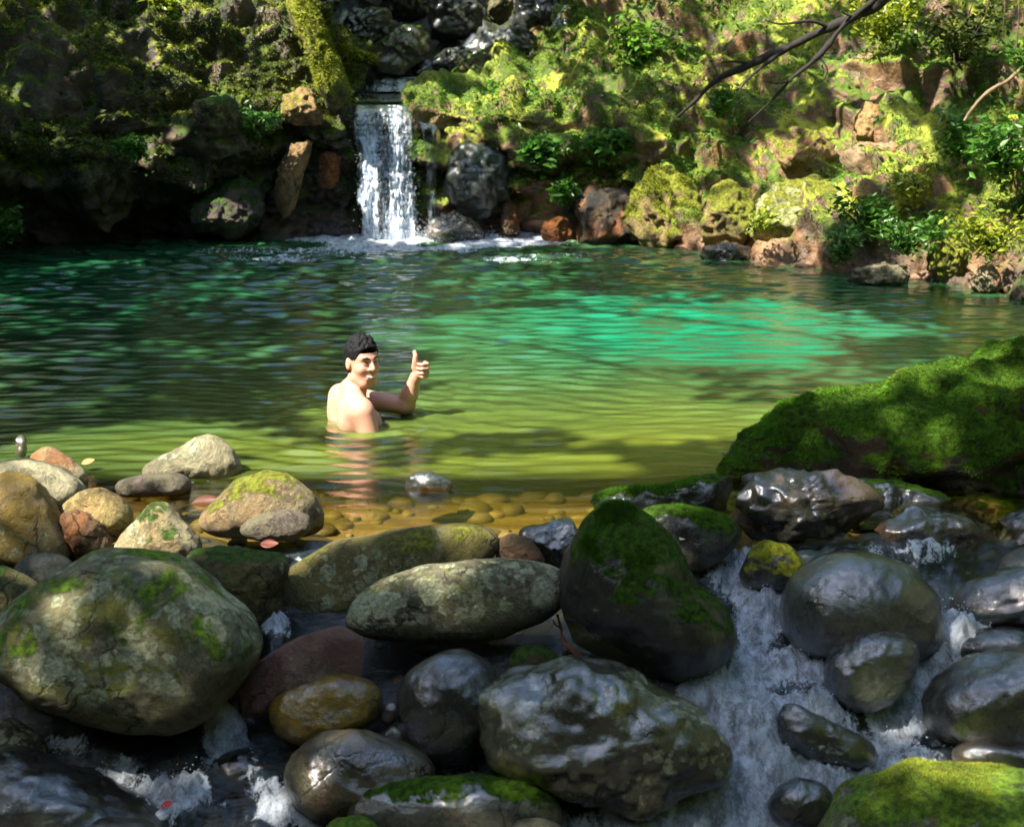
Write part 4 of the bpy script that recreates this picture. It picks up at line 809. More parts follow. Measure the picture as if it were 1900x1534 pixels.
for i, (u, v0, v1, yy) in enumerate([(1862, -40, 70, 11.9), (1888, -40, 95, 11.8), (1830, -40, 40, 12.0), (1770, 100, 180, 11.9)]):
    branch('hanging_vine', ['thin vine hanging at the top right, third from the edge', 'longest thin vine hanging nearest the right edge', 'short thin vine hanging at the top right, fourth from the edge', 'thin vine hanging lower in the dark hollow at right'][i], [(u, v0, yy), (u+3, (v0+v1)/2, yy-.02), (u-2, v1, yy)], [.008, .007, .004], M_root, 'vine', seed=20+i, group='vines hanging at the top right', sides=6)
o = branch('mossy_log', 'moss covered log bridging the gap above the waterfall', [(560, -40, 15.2), (592, 35, 15.1), (624, 82, 15.0), (655, 106, 14.9), (700, 112, 14.9)], [.05, .06, .065, .08, .03], simple('log_moss', (.05, .075, .01), .9, .6, 18, .8, .03), 'log', seed=8)
_V, _F = tube([at_y(*p) for p in [(560, -40, 15.2), (592, 35, 15.1), (624, 82, 15.0), (655, 106, 14.9), (700, 112, 14.9)]], [.05, .06, .065, .08, .03], 10, 60, 8)
_r = np.random.default_rng(8); _P, _N = sample_mesh(_V, _F, 6000, _r, lambda c, n: np.clip(n[:, 2]+.5, 0.05, 1))
tag(mk('moss', *blades(_P, _N, .035, .006, _r, .3), M_mossyel, o, smooth=False), kind='stuff')
branch('twig', 'bare reddish forked twig lying under the long boulders', [(1034, 1140, 4.50), (1040, 1165, 4.48), (1046, 1192, 4.45), (1070, 1212, 4.42), (1100, 1228, 4.38), (1140, 1226, 4.36)], [.005, .006, .007, .007, .006, .003], simple('twig_bark', (.30, .12, .07), .7), 'twig', seed=9, twigs=[([(1040, 1165, 4.48), (1030, 1158, 4.47), (1026, 1150, 4.47)], [.004, .003, .002]), ([(1100, 1228, 4.38), (1112, 1236, 4.37), (1125, 1236, 4.36)], [.004, .003, .002])], sides=7)

def leaf_thing(label, u, v, y, size, col, tilt, seed, nrm=(0, -.5, .85)):
    c = at_y(u, v, y); nn = np.array(nrm, float); nn /= np.linalg.norm(nn)
    a = np.array([math.cos(tilt), math.sin(tilt), 0]); a -= nn*(a@nn); a /= np.linalg.norm(a); b = np.cross(nn, a)
    tt = np.linspace(0, 1, 11); w = np.sin(tt*math.pi)**.8*.34*(1-.25*tt)
    V = []
    for q, ww in zip(tt, w):
        for e in (-1, -.5, 0, .5, 1):
            V.append(c + size*((q-.5)*a + e*ww*b + nn*(.10*abs(e)*ww*2 + .12*(q-.5)**2 + .004/size)))
    t_ = NT('fallen_leaf_%d' % seed); n_ = t_.noise(t_.coord(), 60, 4, .6)
    m_ = t_.done(t_.pbsdf(t_.mix(n_, tuple(x*.55 for x in col), tuple(min(1, x*1.3) for x in col)), .5))
    o = mk('fallen_leaf', np.array(V), gridf(11, 5), m_, loc=c); tag(o, label, 'leaf', 'fallen leaves on stones and water')
    md = o.modifiers.new('thickness', 'SOLIDIFY'); md.thickness = .0012
for i, a in enumerate([('small red leaf caught in the lower left foam', 312, 1494, 3.92, .045, (.65, .03, .02), .3), ('yellow green leaf stuck on the round blue grey boulder', 1651, 1147, 4.43, .045, (.55, .60, .10), .6),
        ('reddish brown curled leaf in shallows behind the tan mossy crowned boulder', 385, 935, 5.35, .13, (.10, .035, .018), .2), ('orange leaf beside the dark egg shaped boulder', 738, 1262, 4.42, .05, (.60, .25, .05), 1.1),
        ('brown leaf at the left pool edge above the tan pointed stone', 164, 858, 5.8, .06, (.40, .20, .07), .5), ('red leaf bits on the wet stones below the purple grey stone', 500, 1011, 4.88, .07, (.14, .03, .015), .1),
        ('curled yellow leaf on the front of the large glossy boulder', 1082, 1428, 4.02, .05, (.55, .42, .10), 1.3), ('pale leaf on the flat green moss top boulder', 1268, 997, 4.83, .045, (.60, .58, .25), .9),
        ('orange leaf on the shoulder of the tall dark mossy boulder', 1264, 1065, 4.50, .05, (.60, .30, .05), 1.4), ('yellow leaf on the black flank of the tall dark mossy boulder', 1215, 1098, 4.44, .06, (.35, .25, .03), 1.2)]):
    leaf_thing(*a, seed=i)

# ------------------------------------------------------------------ leafy plants on the banks
def shrub(name, label, u, v, y, w, hgt, n, size, mat, seed, group, asp=.42):
    r = np.random.default_rng(seed); base = at_y(u, v, y)
    o = empty(name, base, label, 'shrub' if name == 'leafy_shrub' else 'fern', group)
    parts = []; cs = []
    for i in range(max(5, int(n/70))):
        a = r.uniform(0, 6.28); tip = base + np.array([math.cos(a)*w*r.uniform(.3, 1), math.sin(a)*w*.6*r.uniform(.2, 1)-.1, hgt*r.uniform(.5, 1.1)])
        mid = (base+tip)/2 + np.array([0, 0, hgt*.18])
        parts.append(tube([base, mid, tip], [.008, .006, .003], 5, 10, i))
        q = r.random(70)**.7; L = ((1-q)**2)[:, None]*base + (2*q*(1-q))[:, None]*mid + (q**2)[:, None]*tip
        cs.append(L + r.normal(0, 1, (70, 3))*w*.16)
    mk('stem', *join(parts), M_bark, o)
    mk('foliage', *leaves(np.vstack(cs), size, r, .45, asp), mat, o, smooth=False)
    return o
SH = [('leafy_shrub', 'tall leafy shrub at the right edge under the pale root', 1860, 330, 11.2, .42, .42, 700, .085, M_leaf), ('leafy_shrub', 'bushy green shrub right of the brown grooved ledge', 1790, 300, 11.7, .36, .34, 560, .08, M_leaf),
      ('leafy_shrub', 'low dark green shrub below the grooved ledge', 1600, 430, 11.4, .36, .28, 560, .07, M_leaf), ('leafy_shrub', 'yellow green shrub below the grooved ledge on its right', 1700, 370, 11.5, .32, .26, 420, .06, M_leafy),
      ('leafy_shrub', 'bright shrub low on the right edge near the waterline', 1840, 470, 10.4, .40, .30, 620, .07, M_leafy), ('leafy_shrub', 'dark leafy shrub at the waterline under the pale slab', 1560, 480, 11.2, .30, .24, 420, .06, M_leaf),
      ('leafy_shrub', 'small bright shrub in front of the pale sunlit slab', 1400, 430, 11.75, .24, .18, 320, .05, M_leafy), ('leafy_shrub', 'leafy shrub between yellow moss boulder and right edge', 1680, 470, 10.8, .30, .26, 480, .065, M_leaf),
      ('leafy_shrub', 'sprig of leaves reaching in at the right edge near the top', 1905, 130, 11.2, .22, .25, 240, .06, M_leaf), ('leafy_shrub', 'small green plant glowing on the dark left cliff', 262, 295, 12.4, .20, .16, 300, .07, M_leaf),
      ('leafy_shrub', 'leaf sprig at the top of the left cliff in sun', 318, 25, 12.9, .16, .14, 120, .08, M_leafy), ('leafy_shrub', 'dim green plant at the left edge by the dark water', 10, 440, 11.9, .26, .2, 220, .08, M_leaf),
      ('fern', 'fern hanging over the dark recess beside the teal boulder', 1010, 300, 13.2, .30, .16, 420, .12, M_leaf), ('fern', 'green hanging plant over the orange rock', 1050, 370, 13.15, .24, .14, 350, .10, M_leaf), ('fern', 'fern on the slope above the square brown boulder', 1110, 290, 13.3, .34, .22, 420, .10, M_leaf),
      ('leafy_shrub', 'small plant on the slope under the thick dark branch', 1330, 215, 13.3, .28, .2, 300, .07, M_leaf), ('leafy_shrub', 'dark bush at the top of the slope left of the branches', 1180, 130, 14.6, .5, .45, 700, .09, M_mossblade), ('leafy_shrub', 'sunlit bush at the top right above the grey brown boulder', 1640, 80, 13.2, .45, .42, 700, .075, M_leafy),
      ('leafy_shrub', 'small leafy sprig left of the waterfall above the brown rib', 480, 240, 13.1, .28, .2, 300, .065, M_leaf), ('leafy_shrub', 'dark bush in the hollow at the top right corner', 1780, 120, 12.6, .5, .5, 700, .08, M_mossdark)]
for i, a in enumerate(SH): shrub(*a, seed=300+i, group='plants growing on the banks')

# ------------------------------------------------------------------ unseen trees round the pool, crowns placed and cut to shape its light
LIT = [  # spots chosen to be sunlit, crown leaves in the way are cut: pixel, distance, radius
    (665, 720, 6.62, .34), (770, 700, 6.62, .24), (1230, 600, 8.9, 1.25), (1400, 630, 8.4, .6), (1050, 570, 9.6, .7), (480, 50, 13.6, .95), (600, 150, 13.8, .55), (400, 100, 13.2, .45), (545, 180, 13.5, .45), (200, 200, 12.4, .18), (60, 200, 12.2, .15), (300, 250, 12.6, .2), (560, 230, 13.3, .3),
    (870, 200, 13.8, .45), (1000, 190, 14, .45), (960, 150, 14.8, .5), (1240, 380, 12.9, .40), (1480, 390, 12.1, .60), (1350, 400, 12.3, .4), (1630, 300, 12.2, .5), (1640, 110, 13.3, .60), (1560, 230, 12.8, .35), (1420, 260, 12.8, .35), (1280, 260, 13.3, .3), (1780, 420, 10.8, .5), (1860, 320, 11.2, .45), (1700, 450, 10.9, .4), (1850, 480, 10.4, .4), (1870, 200, 11.5, .35),
    (720, 300, 13.6, .25), (760, 440, 13.3, .35), (1700, 700, 6.4, .22), (1650, 760, 6.0, .16), (900, -260, 16.5, 1.1), (1150, -280, 16, 1.1), (1350, -260, 14.5, .9), (1000, -350, 18, 1.4), (700, -220, 18, 1.0), (1200, -450, 18, 1.5), (790, -350, 15.3, 1.5), (1030, -420, 15.3, 1.4), (900, -600, 15.8, 1.4), (400, -400, 19, 1.3), (800, -500, 19, 1.5), (1500, -300, 14.5, 1.0), (850, 760, 6.75, .5), (1080, 720, 7.2, .65), (1230, 790, 6.7, .5), (1000, 650, 8., .65), (860, 600, 8.9, .6), (950, 880, 5.55, .55), (750, 900, 5.45, .45), (450, 850, 5.75, .4), (190, 1075, 4.55, .30), (330, 1085, 4.5, .22), (100, 1130, 4.45, .20), (720, 992, 4.85, .26), (600, 1040, 4.8, .2), (840, 1058, 4.62, .22), (500, 895, 5.2, .30), (40, 930, 5.1, .28), (290, 960, 5.0, .22), (1120, 955, 4.85, .2), (390, 830, 5.7, .3), (1780, 1440, 3.9, .2), (1620, 770, 6.0, .22), (1760, 745, 6.1, .24), (1480, 780, 6.1, .2), (1800, 680, 6.2, .2), (600, 120, 13.45, .6), (640, 190, 13.5, .35), (210, 830, 6.0, .6), (430, 860, 5.7, .5), (280, 850, 5.8, .35), (120, 800, 6.2, .3), (520, 850, 5.7, .2)]
LITW = np.array([at_y(u, v, y) for (u, v, y, q) in LIT]); LITR = np.array([q for *_, q in LIT])
def gaps(C):  # drops crown leaves on the sun lines to the chosen lit spots
    keep = np.ones(len(C), bool); wob = 1 + .35*vnoise(C*1.3, 55)
    for T, q in zip(LITW, LITR):
        d = C-T; s_ = d@SUN; dist = np.linalg.norm(d - s_[:, None]*SUN, axis=1)
        keep &= ~((dist < q*wob) & (s_ > 0))
    return keep
def open_sky(C):     # crown leaves cleared here so the stones catch sky light
    return ((C[:, 0] > .2) & (C[:, 0] < 1.9) & (C[:, 1] < 6.5) & (C[:, 1] > -.6)) | ((C[:, 0] > -1.25) & (C[:, 0] < 1.9) & (C[:, 1] < 5.3) & (C[:, 1] > -.6))
M_trunk = simple('tree_bark', (.10, .075, .05), .9, .5, 14, .8, .03, (1, 1, .3))
def tree(label, base, lean, hgt, blobs_, n, size, seed, mat=None, own=True):
    r = np.random.default_rng(seed); base = np.array([base[0], base[1], float(ground_z(np.array([base[0]]), np.array([base[1]]))[0])-.1])
    o = empty('tree', base, label, 'tree', 'trees over the pool')
    top = base + np.array([*lean, hgt])
    mid = (base+top)/2 + np.array([lean[0]*-.15, lean[1]*-.1, hgt*.05])
    mk('trunk', *tube([base, mid, top], [.26, .19, .10], 12, 30, seed), M_trunk, o)
    cs = []
    for j, (c, rad) in enumerate(blobs_):
        c = np.array(c, float); rad = np.array(rad, float)
        st = base + (top-base)*r.uniform(.55, .95)
        mk('limb', *tube([st, (st+c)/2+np.array([0, 0, .4]), c], [.04, .025, .008], 7, 18, seed+j), M_trunk, o)
        m = int(1.7*n*np.prod(rad)**(2/3)); nclump = max(30, m//45)
        cl = r.normal(size=(nclump, 3)); cl /= np.linalg.norm(cl, axis=1, keepdims=True); cl *= r.random((nclump, 1))**.4
        cl = c + cl*rad
        cs.append(np.repeat(cl, 45, 0) + r.normal(0, .22, (nclump*45, 3)))
    C = np.vstack(cs); C = C[(gaps(C) if own else True) & ~open_sky(C)]
    u_, v_ = project(C); vis = (u_ > -80) & (u_ < 1980) & (v_ > -60) & (v_ < 1534) & (C[:, 1] > 1)
    C = C[~vis]
    mk('crown', *leaves(C, size, r, .55, .6), mat or M_canopy, o, smooth=False)
    return o
tree('unseen tall tree on the left bank, crown shaped to shade the foreground stones', (-7.4, .6), (1.2, .2), 4.0, [((-5.6, 1.3, 8.6), (2.4, 2.2, 1.0)), ((-3.9, 1.7, 8.5), (2.0, 2.0, .9)), ((-7.2, .1, 8.4), (2.2, 2.2, 1.0)), ((-5.0, -.9, 8.8), (2.4, 1.8, .9)), ((-2.9, .4, 8.6), (1.5, 1.7, .8)), ((-7.4, 2.4, 8.0), (2.0, 2.0, 1.0))], 480, .19, 1)
tree('unseen tree on the left bank, crown shaped to shade the near half of the pool', (-6.6, 6.4), (2.0, .2), 6.2, [((-4.0, 6.0, 6.6), (2.4, 2.2, 1.1)), ((-1.8, 6.4, 6.7), (2.0, 2.0, .9)), ((-5.8, 4.6, 6.2), (2.2, 2.0, 1.1)), ((-3.0, 4.4, 6.5), (2.0, 1.8, .9)), ((-.9, 4.6, 6.4), (1.0, 1.6, .7))], 420, .19, 2)
tree('unseen tree above the left cliff, crown shaped to shade the far half of the pool', (-6.4, 11.0), (2.2, -.4), 6.0, [((-4.2, 9.6, 7.0), (2.5, 2.3, 1.1)), ((-1.8, 9.4, 7.2), (2.2, 2.2, 1.0)), ((.2, 9.4, 7.4), (1.8, 2.2, .9)), ((-6.2, 8.4, 6.8), (2.2, 2.2, 1.2)), ((-7.6, 7.2, 6.2), (2.4, 2.4, 1.0)), ((-8.2, 9.6, 6.4), (2.2, 2.4, 1.0)), ((-2.6, 7.6, 7.6), (2.0, 1.6, .8))], 420, .19, 3)
tree('unseen tree at the head of the left cliff, crown shaped to shade cliff and waterfall', (-5.5, 16.6), (2.0, -2.2), 5.0, [((-4.4, 13.0, 6.6), (2.4, 2.2, 1.1)), ((-2.0, 12.8, 6.9), (2.2, 2.2, 1.0)), ((.3, 12.6, 7.2), (2.0, 2.2, 1.0)), ((-5.4, 11.2, 6.0), (2.0, 1.8, 1.0)), ((-7.4, 11.0, 6.2), (2.0, 2.2, 1.0)), ((-5.6, 12.6, 7.2), (2.0, 2.0, 1.0)), ((-1.2, 15.0, 6.2), (2.2, 1.8, .9)), ((-3.6, 15.6, 5.6), (2.0, 1.6, .9))], 420, .19, 4)
tree('tree on the hillside above the right slope', (3.6, 17.5), (-.8, -1.5), 4.0, [((2.6, 15.6, 6.6), (2.2, 2.0, 1.1)), ((.6, 16.8, 6.6), (2.0, 1.6, 1.0)), ((4.6, 14.6, 6.8), (2.0, 1.8, 1.1)), ((3.0, 17.6, 7.6), (2.4, 2.0, 1.4))], 380, .19, 5, M_leafy)
tree('tree behind the ravine with a yellow green sunlit crown', (.4, 21.5), (-.4, -1.2), 4.0, [((-.4, 19.4, 6.6), (2.6, 1.6, 1.8)), ((2.2, 19.4, 7.6), (2.4, 1.6, 1.6)), ((-2.6, 19.8, 7.2), (2.2, 1.6, 1.6))], 420, .2, 8, M_leafy)
tree('tree behind the left cliff with a yellow green crown', (-4.2, 21.5), (.2, -.8), 4.0, [((-4.6, 19.4, 7.6), (2.4, 1.6, 1.6)), ((-6.8, 18.6, 7.6), (2.4, 1.6, 1.6))], 380, .2, 9, M_leafy)
tree('added unseen tree on the right bank, crown narrowing the sky above the stream', (5.2, 4.0), (-1.2, .2), 4.4, [((3.8, 3.6, 5.4), (2.0, 2.2, 1.0)), ((3.4, 6.0, 5.8), (1.8, 1.8, .9)), ((3.6, 1.0, 5.2), (2.0, 2.0, 1.0)), ((5.8, 5.4, 5.2), (2.0, 2.2, 1.1)), ((5.8, 2.0, 5.0), (2.0, 2.2, 1.1))], 420, .19, 11)
tree('added unseen tree downstream of the camera closing the view of the sky', (1.6, -5.6), (-.2, .8), 4.6, [((.4, -3.2, 4.8), (2.6, 1.6, 1.2)), ((3.0, -2.6, 4.8), (2.4, 1.8, 1.2)), ((-2.4, -2.6, 4.8), (2.4, 1.8, 1.2)), ((.6, -5.0, 5.4), (3.4, 1.8, 1.6)), ((.6, -1.9, 7.0), (3.0, 1.3, .9)), ((3.4, -.6, 6.8), (1.6, 1.6, .9)), ((-2.6, -1.6, 7.0), (1.6, 1.3, .9))], 420, .19, 12)
tree('leafy tree leaning over the ravine above the waterfall', (1.0, 18.8), (-.6, -2.0), 4.2, [((-.9, 15.2, 4.3), (1.5, .9, 1.3)), ((.5, 15.3, 4.7), (1.5, .9, 1.3)), ((-.3, 15.8, 6.0), (2.2, .9, 1.2)), ((1.9, 14.9, 5.2), (1.3, .9, 1.0))], 520, .16, 13, M_leafy, False)
tree('tree on the right hillside leaning over the far water', (7.2, 12.4), (-1.6, -.4), 4.5, [((5.2, 11.8, 6.6), (2.0, 2.0, 1.1)), ((6.6, 9.8, 6.6), (2.0, 2.0, 1.2)), ((3.2, 12.6, 7.2), (1.6, 1.6, .9))], 360, .19, 6, M_leafy)

# ------------------------------------------------------------------ the bather: one continuous body from blended volumes
BO = np.array([PX, PY, 0.0])
class SDF:
    def __init__(s, lo, hi, h):
        s.h = h; s.ax = [np.arange(a, b, h) for a, b in zip(lo, hi)]
        s.d = np.full([len(a) for a in s.ax], 1.0, np.float32)
    def _sub(s, lo, hi, m):
        sl = []
        for a, l, u in zip(s.ax, lo, hi):
            i = max(0, np.searchsorted(a, l-m)); j = min(len(a), np.searchsorted(a, u+m)); sl.append(slice(i, j))
        g = np.stack(np.meshgrid(*[a[q] for a, q in zip(s.ax, sl)], indexing='ij'), -1)
        return tuple(sl), g
    def _u(s, sl, e, k, op):
        d = s.d[sl]
        if op == '+':
            hh = np.clip(.5+.5*(d-e)/k, 0, 1); s.d[sl] = d*(1-hh)+e*hh-k*hh*(1-hh)
        else:
            e = -e; hh = np.clip(.5-.5*(d-e)/k, 0, 1); s.d[sl] = d*(1-hh)+e*hh+k*hh*(1-hh)
    def cap(s, a, b, ra, rb, k=.02, op='+'):
        a, b = np.asarray(a, float), np.asarray(b, float); m = max(ra, rb)+k*2+.02
        sl, g = s._sub(np.minimum(a, b), np.maximum(a, b), m)
        ab = b-a; t = np.clip(((g-a)@ab)/(ab@ab+1e-9), 0, 1)
        s._u(sl, np.linalg.norm(g-a-t[..., None]*ab, axis=-1)-(ra+(rb-ra)*t), k, op)
    def ell(s, c, R, rad, k=.02, op='+'):
        c = np.asarray(c, float); rad = np.asarray(rad, float); m = rad.max()+k*2+.02
        sl, g = s._sub(c, c, m); q = (g-c)@np.asarray(R).T
        k0 = np.linalg.norm(q/rad, axis=-1); k1 = np.linalg.norm(q/rad**2, axis=-1)+1e-6
        s._u(sl, k0*(k0-1)/k1, k, op)
    def mesh(s):
        d = s.d; ins = d < 0; sh = np.array(d.shape)-1
        c = np.zeros(sh, np.int8)
        for i in (0, 1):
            for j in (0, 1):
                for l in (0, 1): c += ins[i:sh[0]+i, j:sh[1]+j, l:sh[2]+l]
        act = (c > 0) & (c < 8); idx = np.full(sh, -1, np.int64); ii = np.argwhere(act); idx[act] = np.arange(len(ii))
        acc = np.zeros((len(ii), 3)); cnt = np.zeros(len(ii))
        cr = [(i, j, l) for i in (0, 1) for j in (0, 1) for l in (0, 1)]
        for a in cr:
            for b in cr:
                if a < b and sum(abs(p-q) for p, q in zip(a, b)) == 1:
                    da = d[tuple((ii+a).T)]; db = d[tuple((ii+b).T)]; m = (da < 0) != (db < 0)
                    t = np.where(m, da/np.where(m, da-db, 1), 0)
                    acc += np.where(m[:, None], np.array(a)+t[:, None]*(np.array(b)-np.array(a)), 0); cnt += m
        V = (ii + acc/cnt[:, None])*s.h + np.array([a[0] for a in s.ax])
        F = []
        for ax in range(3):
            o1, o2 = [(1, 2), (2, 0), (0, 1)][ax]
            A = np.moveaxis(ins, ax, 0); ch = np.argwhere(np.moveaxis(A[:-1] != A[1:], 0, ax))
            e1 = np.eye(3, dtype=int)[o1]; e2 = np.eye(3, dtype=int)[o2]
            ok = (ch[:, o1] > 0) & (ch[:, o2] > 0) & (ch[:, o1] < sh[o1]) & (ch[:, o2] < sh[o2]); ch = ch[ok]
            q = np.stack([idx[tuple((ch-e1-e2).T)], idx[tuple((ch-e2).T)], idx[tuple(ch.T)], idx[tuple((ch-e1).T)]], 1)
            fl = ins[tuple(ch.T)]; q[~fl] = q[~fl][:, ::-1]; F.append(q)
        F = np.vstack(F); F = F[(F >= 0).all(1)]
        return V, F
def frame(f, up=(0, 0, 1)):       # rows: forward, side (the person's right), up
    f = np.array(f, float); f /= np.linalg.norm(f); u = np.array(up, float)
    s_ = np.cross(f, u); s_ /= np.linalg.norm(s_); return np.stack([f, s_, np.cross(s_, f)])
S = SDF((-.30, -.34, -.62), (.46, .40, .36), .0054)
TF = frame((math.cos(.42), math.sin(.42), 0.0))
tp = lambda f, s, u: np.array([-.015, 0, 0]) + f*TF[0] + s*TF[1] + np.array([0, 0, u])
# torso
S.ell(tp(.0, 0, -.05), TF, (.098, .148, .19), .03); S.ell(tp(.02, 0, -.26), TF, (.095, .13, .18), .05); S.ell(tp(-.01, 0, -.44), TF, (.13, .165, .13), .05)
S.ell(tp(-.045, .085, .03), TF, (.06, .075, .10), .03); S.ell(tp(-.045, -.085, .03), TF, (.06, .075, .10), .03)
S.ell(tp(.065, .07, .0), TF, (.05, .08, .07), .03); S.ell(tp(.065, -.07, .0), TF, (.05, .08, .07), .03)
S.cap(tp(-.125, 0, -.30), tp(-.118, 0, .10), .018, .014, .03, '-')                          # spine groove
S.cap(tp(-.02, -.14, .10), tp(-.02, .14, .10), .058, .058, .04)                          # shoulder girdle
S.cap(tp(-.025, .11, .105), tp(-.01, .03, .165), .042, .042, .035); S.cap(tp(-.025, -.11, .105), tp(-.01, -.03, .165), .042, .042, .035)   # trapezius
# legs folded under him, kneeling on the bed
for e in (-1, 1):
    S.cap(tp(.03, .085*e, -.46), tp(.33, .10*e, -.50), .085, .062, .03); S.cap(tp(.33, .10*e, -.52), tp(.0, .10*e, -.56), .055, .04, .02)
# near (right) arm hanging into the water
RS = tp(-.005, .168, .08); RE = RS + np.array([.075, -.03, -.27]); RW = RE + np.array([.17, .10, -.10])
S.cap(RS, RS*.45+RE*.55, .056, .046, .035); S.cap(RS*.45+RE*.55, RE, .050, .042, .02); S.cap(RE, RW, .043, .029, .02); S.ell(RW+np.array([.06, .03, -.03]), np.eye(3), (.06, .03, .03), .02)
# far (left) arm: forward at the waterline, forearm raised
LS = tp(.0, -.17, .085); LE = np.array([.228, .13, .045]); LW = np.array([.283, .085, .195])
S.cap(LS, LE, .056, .043, .03); S.cap(LE, LE*.55+LW*.45, .045, .041, .02); S.cap(LE*.55+LW*.45, LW, .041, .028, .015)
# fist with the thumb up, fingers curled towards the camera
HC = np.array([.300, .075, .240])
S.cap(LW, HC-np.array([.004, 0, .02]), .028, .028, .012)
S.ell(HC+np.array([.006, .008, .0]), np.eye(3), (.032, .020, .043), .01)
for q, (zz_, ln) in enumerate([(.030, 1.0), (.0095, 1.08), (-.0115, 1.0), (-.031, .85)]):
    K = HC + np.array([.030, .014, zz_]); A_ = K + np.array([.014*ln, -.030*ln, .001]); B_2 = A_ + np.array([-.024*ln, -.016, -.001]); T_ = B_2 + np.array([-.018*ln, .010, 0])
    S.cap(K, A_, .0112, .0103, .003); S.cap(A_, B_2, .0103, .0096, .002); S.cap(B_2, T_, .0096, .0086, .002)
T0 = HC + np.array([-.018, -.006, .010]); T1 = HC + np.array([-.016, -.016, .046]); T2 = HC + np.array([-.013, -.014, .070]); T3 = HC + np.array([-.018, -.008, .090])
S.cap(T0, T1, .018, .0135, .008); S.cap(T1, T2, .0135, .0125, .003); S.cap(T2, T3, .0125, .0105, .003)
# neck and head, turned to the camera
HF = frame((.60, -.80, -.03)); HO = np.array([.036, -.01, .296]); hs = .93
hp = lambda f, s, u: HO + hs*(f*HF[0] + s*HF[1] + u*HF[2])
S.cap(tp(.0, 0, .10), hp(-.025, 0, -.05), .056, .050, .025)
S.ell(hp(-.012, 0, .042), HF, (.097*hs, .078*hs, .092*hs), .02); S.ell(hp(.020, 0, -.035), HF, (.070*hs, .066*hs, .088*hs), .03)
S.cap(hp(.055, -.018, -.098), hp(.055, .018, -.098), .022, .022, .02)
for e in (-1, 1):
    S.ell(hp(.052, .036*e, -.022), HF, (.030, .028, .026), .015)                             # cheeks
    S.cap(hp(.082, .012*e, .033), hp(.068, .045*e, .036), .011, .009, .012)                   # brow
    S.cap(hp(.010, .055*e, -.075), hp(.050, .024*e, -.098), .018, .016, .02)                  # jaw
    S.ell(hp(-.012, .079*e, -.004), HF, (.020, .009, .031), .004); S.ell(hp(-.008, .089*e, .0), HF, (.010, .006, .018), .004, '-')   # ears
    S.ell(hp(.100, .031*e, .012), HF, (.015, .017, .009), .008, '-')                          # eye hollows
S.cap(hp(.086, 0, .022), hp(.108, 0, -.016), .009, .0125, .008); S.cap(hp(.090, -.014, -.022), hp(.090, .014, -.022), .0085, .0085, .006)
S.cap(hp(.076, -.026, -.050), hp(.086, 0, -.052), .007, .009, .008); S.cap(hp(.076, .026, -.050), hp(.086, 0, -.052), .007, .009, .008)
S.cap(hp(.080, -.018, -.070), hp(.080, .018, -.070), .009, .009, .008)
S.cap(hp(.092, -.024, -.056), hp(.096, 0, -.062), .0045, .007, .004, '-'); S.cap(hp(.092, .024, -.056), hp(.096, 0, -.062), .0045, .007, .004, '-')
Vp, Fp = S.mesh()
for _ in range(2):                                                                        # light smoothing
    e_ = np.vstack([Fp[:, [0, 1]], Fp[:, [1, 2]], Fp[:, [2, 3]], Fp[:, [3, 0]]]); ac = np.zeros_like(Vp); cn = np.zeros(len(Vp))
    np.add.at(ac, e_[:, 0], Vp[e_[:, 1]]); np.add.at(cn, e_[:, 0], 1); Vp = .5*Vp + .5*ac/cn[:, None]
ts = NT('skin'); cs_ = ts.coord(); nk = ts.noise(cs_, 12, 4, .6); nk2 = ts.noise(cs_, 160, 3, .6)
M_skin = ts.done(ts.pbsdf(ts.mix(nk, (.52, .25, .17), (.64, .34, .25)), .45, ts.bump(nk2, .08, .003), Subsurface_Weight=.15, Subsurface_Radius=(.02, .008, .004), Subsurface_Scale=.3))
person = empty('person', BO, 'bare shouldered person in the pool giving a thumbs up', 'person')
body = mk('body', Vp+BO, Fp, M_skin, person)
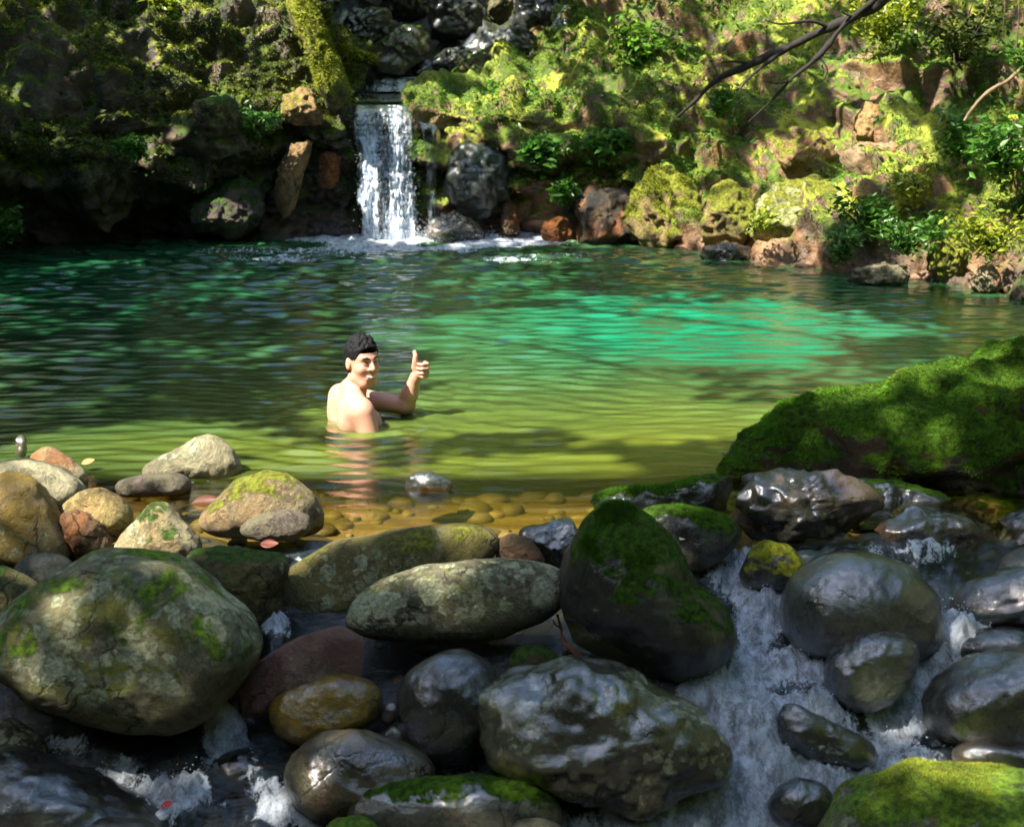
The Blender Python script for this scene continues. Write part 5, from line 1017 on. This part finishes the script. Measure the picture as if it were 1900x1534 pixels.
# hair
S2 = SDF((-.12, -.16, .14), (.2, .14, .50), .0040)
S2.ell(hp(-.014, 0, .047), HF, (.101*hs, .082*hs, .097*hs), .004)
S2.ell(hp(-.035, 0, -.005), HF, (.081*hs, .079*hs, .082*hs), .01)
S2.ell(hp(.090, 0, -.005), HF, (.062, .090, .090), .006, '-')                                # face opening
for e in (-1, 1): S2.ell(hp(.005, .085*e, -.035), HF, (.034, .03, .056), .006, '-')
S2.ell(hp(-.03, 0, -.115), HF, (.12, .10, .058), .006, '-')
Vh, Fh = S2.mesh()
dh = Vh-HO; nh = dh/np.linalg.norm(dh, axis=1, keepdims=True); uph = np.clip(nh[:, 2], 0, 1)
Vh = Vh + nh*(.0035*billow(Vh*np.array([150, 150, 60.]), 3, 2)*(.3+uph) + uph**2*.011*vnoise(Vh*np.array([85, 85, 30.]), 8))[:, None]
M_hair = simple('black_hair', (.003, .003, .005), .7, .5, 150, .8, .004, (1, 1, .3), Specular_IOR_Level=.25)
mk('hair', Vh+BO, Fh, M_hair, person)
M_ink = simple('dark_eye', (.015, .010, .008), .3, .2, 50, .05); M_lip = simple('lip', (.50, .20, .16), .4, .1, 50, .05); M_teeth = simple('teeth', (.80, .78, .72), .25, .05, 50, .02)
for e in (-1, 1):
    ey = [hp(.0845, .017*e, .011), hp(.0865, .030*e, .0155), hp(.0785, .045*e, .0105)]
    mk('eye', *tube(np.array(ey)+BO, [.0015, .0030, .0015], 6, 14, 1, 0), M_ink, person)
    br = [hp(.0925, .013*e, .036), hp(.0905, .030*e, .042), hp(.0775, .048*e, .036)]
    mk('eyebrow', *tube(np.array(br)+BO, [.003, .0042, .002], 6, 14, 1, .2), M_hair, person)
mk('teeth', *tube(np.array([hp(.082, -.025, -.054), hp(.0915, 0, -.0615), hp(.082, .025, -.054)])+BO, [.0035, .0070, .0035], 8, 16, 1, 0), M_teeth, person)
mk('lip', *tube(np.array([hp(.081, -.027, -.053), hp(.0925, 0, -.0705), hp(.081, .027, -.053)])+BO, [.002, .0042, .002], 8, 16, 1, 0), M_lip, person)
mk('lip', *tube(np.array([hp(.081, -.027, -.052), hp(.0945, 0, -.0535), hp(.081, .027, -.052)])+BO, [.002, .0028, .002], 8, 16, 1, 0), M_lip, person)
for e in (-1, 1): mk('nostril', *tube(np.array([hp(.0985, .005*e, -.0285), hp(.096, .010*e, -.0275)])+BO, [.002, .002], 5, 5, 1, 0), M_ink, person)
